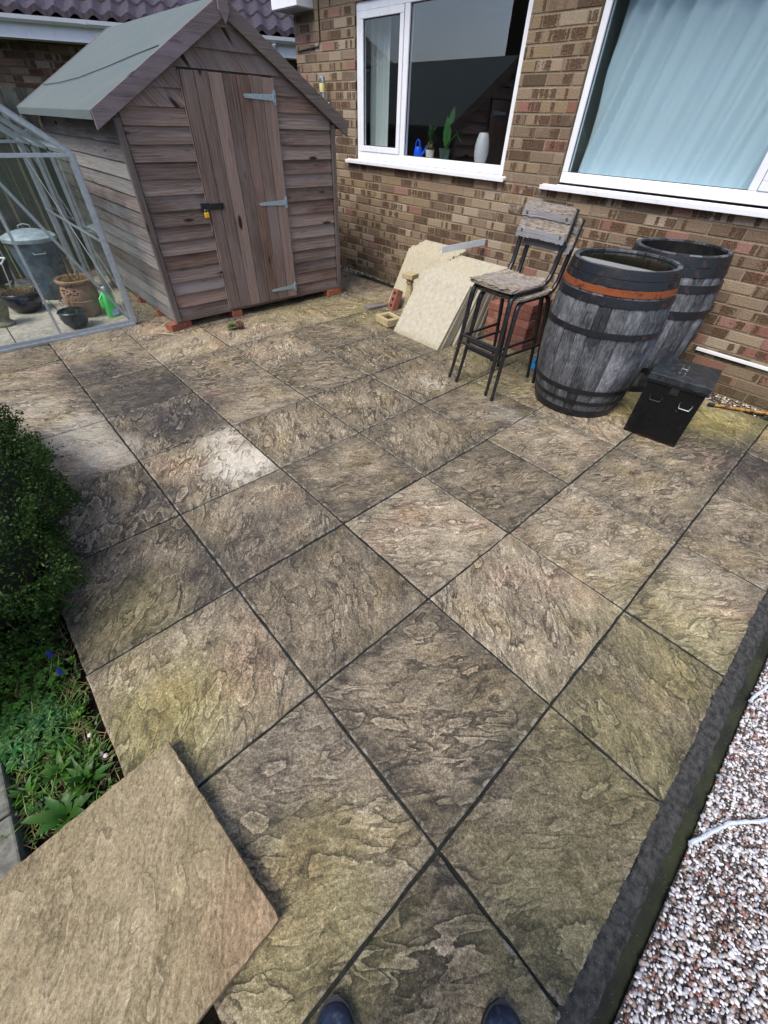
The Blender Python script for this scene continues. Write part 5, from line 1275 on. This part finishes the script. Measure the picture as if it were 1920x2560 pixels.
def hedge_surf(n):
    # superellipsoid elongated in y
    u=rs.normal(size=(n,3)); u/=np.linalg.norm(u,axis=1)[:,None]; u[:,2]=np.where(u[:,2]<-.75,-u[:,2],u[:,2])
    r_=(np.abs(u)**2.8).sum(1)**(-1/2.8)
    A_=np.array([.70,1.0,.34]); lump=1+.045*np.sin(u[:,0]*9+u[:,1]*7)+.04*np.sin(u[:,1]*17+u[:,2]*8)+.03*np.sin(u[:,2]*23+u[:,0]*13)+.05*np.sin(u[:,1]*31)*np.cos(u[:,2]*19)
    P=u*(r_*lump)[:,None]*A_
    N_=u/A_; N_/=np.linalg.norm(N_,axis=1)[:,None]; return P+np.array([0,0,.26]),N_
P,Nn=hedge_surf(95000); dep=rs.rand(95000)**2*.06; P=P-Nn*dep[:,None]+rs.normal(size=P.shape)*.006
leafcloud('foliage',P,Nn,.0145,M_BOX,hd,3)
# sprigs poking out
P2,N2_=hedge_surf(420); Q=[];QN=[]
for p,n in zip(P2,N2_):
    for k in range(7): Q.append(p+n*(.008*k)+rs.normal(size=3)*.004); QN.append(n+rs.normal(size=3)*.6)
leafcloud('sprig',np.array(Q),np.array(QN),.015,M_BOX,hd,5)
b=MB(); ico=bmesh.new(); bmesh.ops.create_icosphere(ico,subdivisions=4,radius=1)
for v in ico.verts:
    u=np.array(v.co[:]); r_=(np.abs(u)**2.8).sum()**(-1/2.8); v.co=Vector(u*r_*np.array([.60,.90,.26])+np.array([0,0,.25]))
me=bpy.data.meshes.new('twig_core'); ico.to_mesh(me); ico.free(); me.materials.append(plain('hedge_inside',(.008,.014,.005),.9)); o=bpy.data.objects.new('twig_core',me); S.collection.objects.link(o); o.parent=hd
# weeds
def rosette(x,y,lab,n,L_,w_,mat,z0=-.035,notch=0,lift=.7,cat='weed',name='leafy_weed',group=None,seed=0):
    rs=random.Random(seed or int((x+9)*1000+y*77)); t=thing(name,lab,cat,(x,y,z0),0,group); b=MB()
    for k in range(n):
        a=2*math.pi*k/n+rs.uniform(-.3,.3); l=L_*rs.uniform(.65,1.1); e=rs.uniform(.15,lift)
        tip=(math.cos(a)*l*math.cos(e),math.sin(a)*l*math.cos(e),l*math.sin(e)+.01)
        leafmesh(b,(math.cos(a)*.004,math.sin(a)*.004,.0),tip,w_*rs.uniform(.7,1.2),(0,0,1),.25,10,(rs.random(),rs.random(),0,1),notch)
    b.build('leaf',mat,t,smooth=True,fixn=False); return t
def lobed(x,y,lab,n,R0,h,mat,seed,rad=.02,group=None):
    rs=random.Random(seed); t=thing('cranesbill_clump',lab,'plant',(x,y,-.035),0,group); b=MB(); sb=MB()
    for k in range(n):
        a=rs.uniform(0,6.28); q=R0*math.sqrt(rs.random()); cx,cy=q*math.cos(a),q*math.sin(a); cz=h*(1-.5*(q/R0)**2)*rs.uniform(.7,1.05); r_=(rs.random(),rs.random(),0,1); s_=rad*rs.uniform(.7,1.2); rot=rs.uniform(0,6.28)
        sb.tube([(cx*.3,cy*.3,0),(cx,cy,cz)],.0007,3,False)
        for j in range(5):
            aa=rot+j*1.15; tip=(cx+math.cos(aa)*s_,cy+math.sin(aa)*s_,cz+rs.uniform(-.003,.004)); leafmesh(b,(cx,cy,cz),tip,s_*.30,(0,0,1),.15,4,r_,.8)
    b.build('leaf',mat,t,fixn=False); sb.build('stem',M_WEED,t,fixn=False); return t
lobed(-.80,1.32,'dense feathery green clump beside the slab edge below the hedge',170,.16,.07,M_WEED,3,.018)
lobed(-.80,1.13,'blue green cranesbill clump spreading over the soil',150,.11,.05,M_CRANE,4,.022)
rosette(-.60,1.60,'bright green dandelion like weed sprouting under the hedge end',9,.12,.018,M_WEED,-.02,.8,.9,seed=5)
rosette(-.68,1.50,'smaller bright green toothed weed left of the dandelion like weed',7,.09,.016,M_WEED,-.03,.8,.8,seed=6)
rosette(-.745,.93,'toothed leafy weed growing in the bed halfway down to the loose slab',9,.075,.012,M_WEED,-.035,.7,1.0,seed=7)
rosette(-.69,.85,'lush green weed with upright leaves touching the loose slab edge',11,.085,.011,M_WEED,-.035,.5,1.2,seed=8)
rosette(-.76,.80,'broad leaved green weed at the corner of bed kerb and loose slab',7,.10,.017,M_WEED,-.035,.5,.6,seed=9)
rosette(-.70,1.0,'small round leaved weed among dry twigs in the bed',12,.05,.012,M_WEED,-.035,.0,1.1,seed=10)
rosette(-.655,.93,'tiny pale green seedling clump close to the patio edge',14,.03,.007,M_GRASS,-.035,.0,1.1,seed=11)
rosette(-.66,1.07,'tiny yellowish seedling clump near the slab edge higher up the bed',12,.028,.006,M_GRASS,-.03,.0,1.1,seed=12)
rosette(-.90,1.22,'rosette of plain green leaves beside the cranesbill at the left edge of frame',8,.07,.016,M_WEED,-.03,.2,.7,seed=13)
rosette(-.61,1.27,'small whorled sprout leaning over the corner of the paving',16,.022,.004,M_GRASS,.02,.0,1.0,seed=14)
for k in range(22):
    x_=rnd.uniform(-.84,-.64); y_=rnd.uniform(.72,1.12)
    rosette(x_,y_,'small leafy weed, one of many crowding the narrow bed above the loose slab',rnd.randint(8,13),rnd.uniform(.03,.06),rnd.uniform(.006,.010),rnd.choice([M_WEED,M_WEED,M_CRANE]),-.04,.4,1.1,seed=40+k,group='small weeds crowding the narrow bed')
# muscari
for (x,y,lb,sd_) in ((-.665,1.335,'deep blue grape hyacinth flower, the higher of two by the paving corner',1),(-.655,1.24,'deep blue grape hyacinth flower, the lower and smaller of two',2)):
    t=thing('grape_hyacinth',lb,'flower',(x,y,-.03),0,'grape hyacinths'); MB().tube([(0,0,0),(.004,0,.05),(.006,0,.085)],.0015,5).build('stem',M_WEED,t)
    b=MB(); rs_=random.Random(sd_)
    for k in range(34):
        a=k*2.4; z_=.06+.03*k/34; q=.007*(1-(k/34)**2*.7); b.lathe([(0,-.003),(.003,0),(0,.003)],c=(.005+q*math.cos(a),q*math.sin(a),z_),n=5)
    b.build('flower_head',M_BLUEFL,t,smooth=True)
# grass blades and dry twigs as uncountable ground cover
def blades(name,n,reg,L_,mat,lab,seed,flat=.3,w0=.0018,z0=-.035):
    rs=random.Random(seed); b=MB()
    for _ in range(n):
        x=rs.uniform(reg[0],reg[1]); y=rs.uniform(reg[2],reg[3]); a=rs.uniform(0,6.28); l=L_*rs.uniform(.4,1.2); e=rs.uniform(flat*.3,1.3*flat+.2); r_=(rs.random(),rs.random(),0,1)
        p0=Vector((x,y,z0)); d1=Vector((math.cos(a)*math.cos(e),math.sin(a)*math.cos(e),math.sin(e))); p1=p0+d1*l*.5; p2=p1+Vector((math.cos(a),math.sin(a),math.sin(e)-.35)).normalized()*l*.5
        s_=Vector((-math.sin(a),math.cos(a),0))*w0; b0=len(b.v); b.v += [tuple(p0-s_),tuple(p0+s_),tuple(p1-s_*.8),tuple(p1+s_*.8),tuple(p2)]; b.face((b0,b0+1,b0+3,b0+2),None,r_); b.face((b0+2,b0+3,b0+4),None,r_)
    return tag(b.build(name,mat,fixn=False),lab,'ground cover',kind='stuff')
blades('dry_twigs',650,(-.95,-.61,.75,1.5),.08,M_DRY,'dry stalks and twigs littering the soil of the flower bed',3,.25,.0011,-.032)
blades('grass_blades',380,(-.95,-.64,.80,1.40),.10,M_GRASS,'thin green grass blades scattered through the flower bed',4,.9,.0017)
blades('lawn_tuft',700,(-1.3,-.97,.3,1.5),.06,M_GRASS,'yellow green lawn grass beyond the concrete kerb at the left edge',5,1.0,.0014,-.04)
blades('low_groundcover',1500,(-.95,-.615,.78,1.6),.03,M_WEED,'fine low green growth covering the soil between the weeds',6,.9,.004,-.034)
plane('lawn',-6,-.958,-3.5,1.45,-.043,plain('lawn_green',(.05,.09,.02),.95,0,.4,30,.5))
for (x,y,lb) in ((-.648,.99,'white pebble in the bed close to the patio edge'),(-.638,.905,'pale pebble in the bed a hand above the loose slab'),(-.628,.89,'small white pebble touching the paving side above the loose slab')):
    b=MB().lathe([(0,-.006),(.006,-.004),(.008,0),(.005,.004),(0,.005)],n=8); o=b.build('pebble',plain('white_pebble',(.6,.58,.5),.6),smooth=True,loc=(x,y,-.025)); tag(o,lb,'pebble','white pebbles in the bed')

# uprooted plant plug
t=thing('uprooted_plant','uprooted clump of green leaves with brown root ball lying before the shed','plant',(1.44,3.95,0),R_(-17))
ico=bmesh.new(); bmesh.ops.create_icosphere(ico,subdivisions=4,radius=1)
for v in ico.verts:
    n_=1+.14*math.sin(v.co.x*9+v.co.y*7)+.1*math.sin(v.co.z*13+v.co.x*11)+rnd.uniform(-.08,.08); v.co=Vector((v.co.x*.035*n_+.035,v.co.y*.038*n_,max(.001,v.co.z*.034*n_+.034)))
me=bpy.data.meshes.new('root_ball'); ico.to_mesh(me); ico.free(); me.materials.append(plain('fibrous_root_soil',(.10,.055,.035),.95,0,.6,60,.9)); o=bpy.data.objects.new('root_ball',me); S.collection.objects.link(o); o.parent=t
b=MB()
for k in range(70):
    a=rnd.gauss(0,.5); l=rnd.uniform(.05,.11); z_=rnd.uniform(.01,.05); leafmesh(b,(.01,rnd.uniform(-.02,.02),.03),(-l*math.cos(a),l*math.sin(a),max(.004,z_)),.0032,(0,0,1),.15,4)
b.build('leaf',M_WEED,t,fixn=False)
# twigs on the paving
for (x0,y0,x1,y1,r_,lb) in ((.795,4.29,.925,4.13,.007,'pale splinter of wood on the paving left of the shed corner'),(.30,4.39,.42,4.30,.004,'thin pale twig on the paving before the greenhouse rail')):
    b=MB().tube([(x0,y0,.006),((x0+x1)/2+.01,(y0+y1)/2,.01),(x1,y1,.006)],[r_*.6,r_,r_*.5],5); tag(b.build('twig',plain('pale_split_wood',(.45,.34,.20),.8)),lb,'twig','pale twigs on the paving')
# ------------------------------------------------------------ the photographer's boots
pr=thing('person','standing person of whom only the toes of navy leather shoes show','person',(-.47,-.37,0),R_(45))
g=G('navy_leather',.35,.5); p=g.obj(); n=g.noise(p,40.,5,.7); n2=g.noise(p,12.,4,.6); c=g.mix(g.mr(n2,.35,.7),(.006,.012,.035),(.025,.045,.085)); c=g.mix(g.mul(g.mr(n,.55,.7),.4),c,(.16,.18,.20)); M_LEA=g.fin(c,g.mr(n,.3,.7,.22,.55),g.bump(n,.25,.003))
M_FAB=plain('grey_mauve_mesh_fabric',(.13,.12,.15),.9,0,.3,200,.5); M_SOLE=plain('dark_rubber_sole',(.015,.015,.018),.7)
def shoe(yc,yaw,toe):
    L_=.30; n=26; m=20
    def wid(t): return .030+.020*math.sin(math.pi*min(1,t*1.02))**.7+.006*(t>.5)*math.sin(math.pi*(t-.5)*2) if t<.94 else None
    def halfw(t):
        e=1-max(0,(t-.80)/.20)**2.4; e2=1-max(0,(.12-t)/.12)**2.2; return (.036+.014*math.sin(math.pi*max(0,t-.25)/.75))*math.sqrt(max(0,e))*math.sqrt(max(0,e2))+.0008
    def top(t): 
        if t<.35: return .105-.02*t
        return .046+.055*max(0,(1-(t-.35)/.42))**1.3 if t<.77 else .046*math.sqrt(max(.02,1-((t-.77)/.23)**2.6))+.004
    def put(u,v,z): 
        x=toe+(u-1)*L_; c_,s_=math.cos(yaw),math.sin(yaw); xx=x-toe; return (toe+xx*c_-v*s_,yc+xx*s_+v*c_,z)
    up=MB(); so=MB(); vm=MB()
    for mb,kind in ((up,0),(vm,1)):
        for i in range(n+1):
            t_=i/n
            for j in range(m+1):
                a=math.pi*j/m; hw=halfw(t_)*(1 if kind==0 else 1.012); z=.012+(top(t_)-.012)*math.sin(a)**.75*(1 if kind==0 else 1.015); mb.v.append(put(t_,math.cos(a)*hw,z))
        for i in range(n):
            for j in range(m):
                if kind==1 and not (i/n<.80-.10*abs(j/m-.5)*2 and .22<j/m<.78 and i/n>.3): continue
                mb.face((i*(m+1)+j,i*(m+1)+j+1,(i+1)*(m+1)+j+1,(i+1)*(m+1)+j))
    for i in range(n+1):
        t_=i/n; hw=halfw(t_)+.004; s0=len(so.v)
        for (v,z) in ((-hw,.0),(hw,.0),(hw+.001,.022),(-hw-.001,.022)): so.v.append(put(t_+(.014 if i==n else -.01 if i==0 else 0),v,z))
    for i in range(n):
        for k in range(4): a=i*4+k; c_=i*4+(k+1)%4; so.face((a,c_,c_+4,a+4))
    so.face((0,1,2,3)); so.face((n*4,n*4+1,n*4+2,n*4+3))
    s=up.build('shoe',M_LEA,pr,smooth=True); so.build('sole',M_SOLE,s,smooth=True); vm.build('vamp',M_FAB,s,smooth=True,fixn=False)
# local x = forward (45 deg), y = left
shoe(.185,R_(6),.315); shoe(-.205,R_(-6),.327)
tr=MB()
for s in (.185,-.205):
    tr.tube([(.10,s,.09),(.09,s,.25),(.08,s*.95,.5),(.06,s*.75,.80),(.04,s*.5,.92)],[.062,.068,.075,.095,.10],20)
tr.tube([(.04,-.03,.84),(.03,0,.93),(.02,0,1.05)],[.15,.155,.15],24)
tr.build('trousers',plain('dark_denim',(.03,.035,.05),.9,0,.2,90,.4),pr,smooth=True)
S.cycles.max_bounces=10; S.cycles.transparent_max_bounces=24
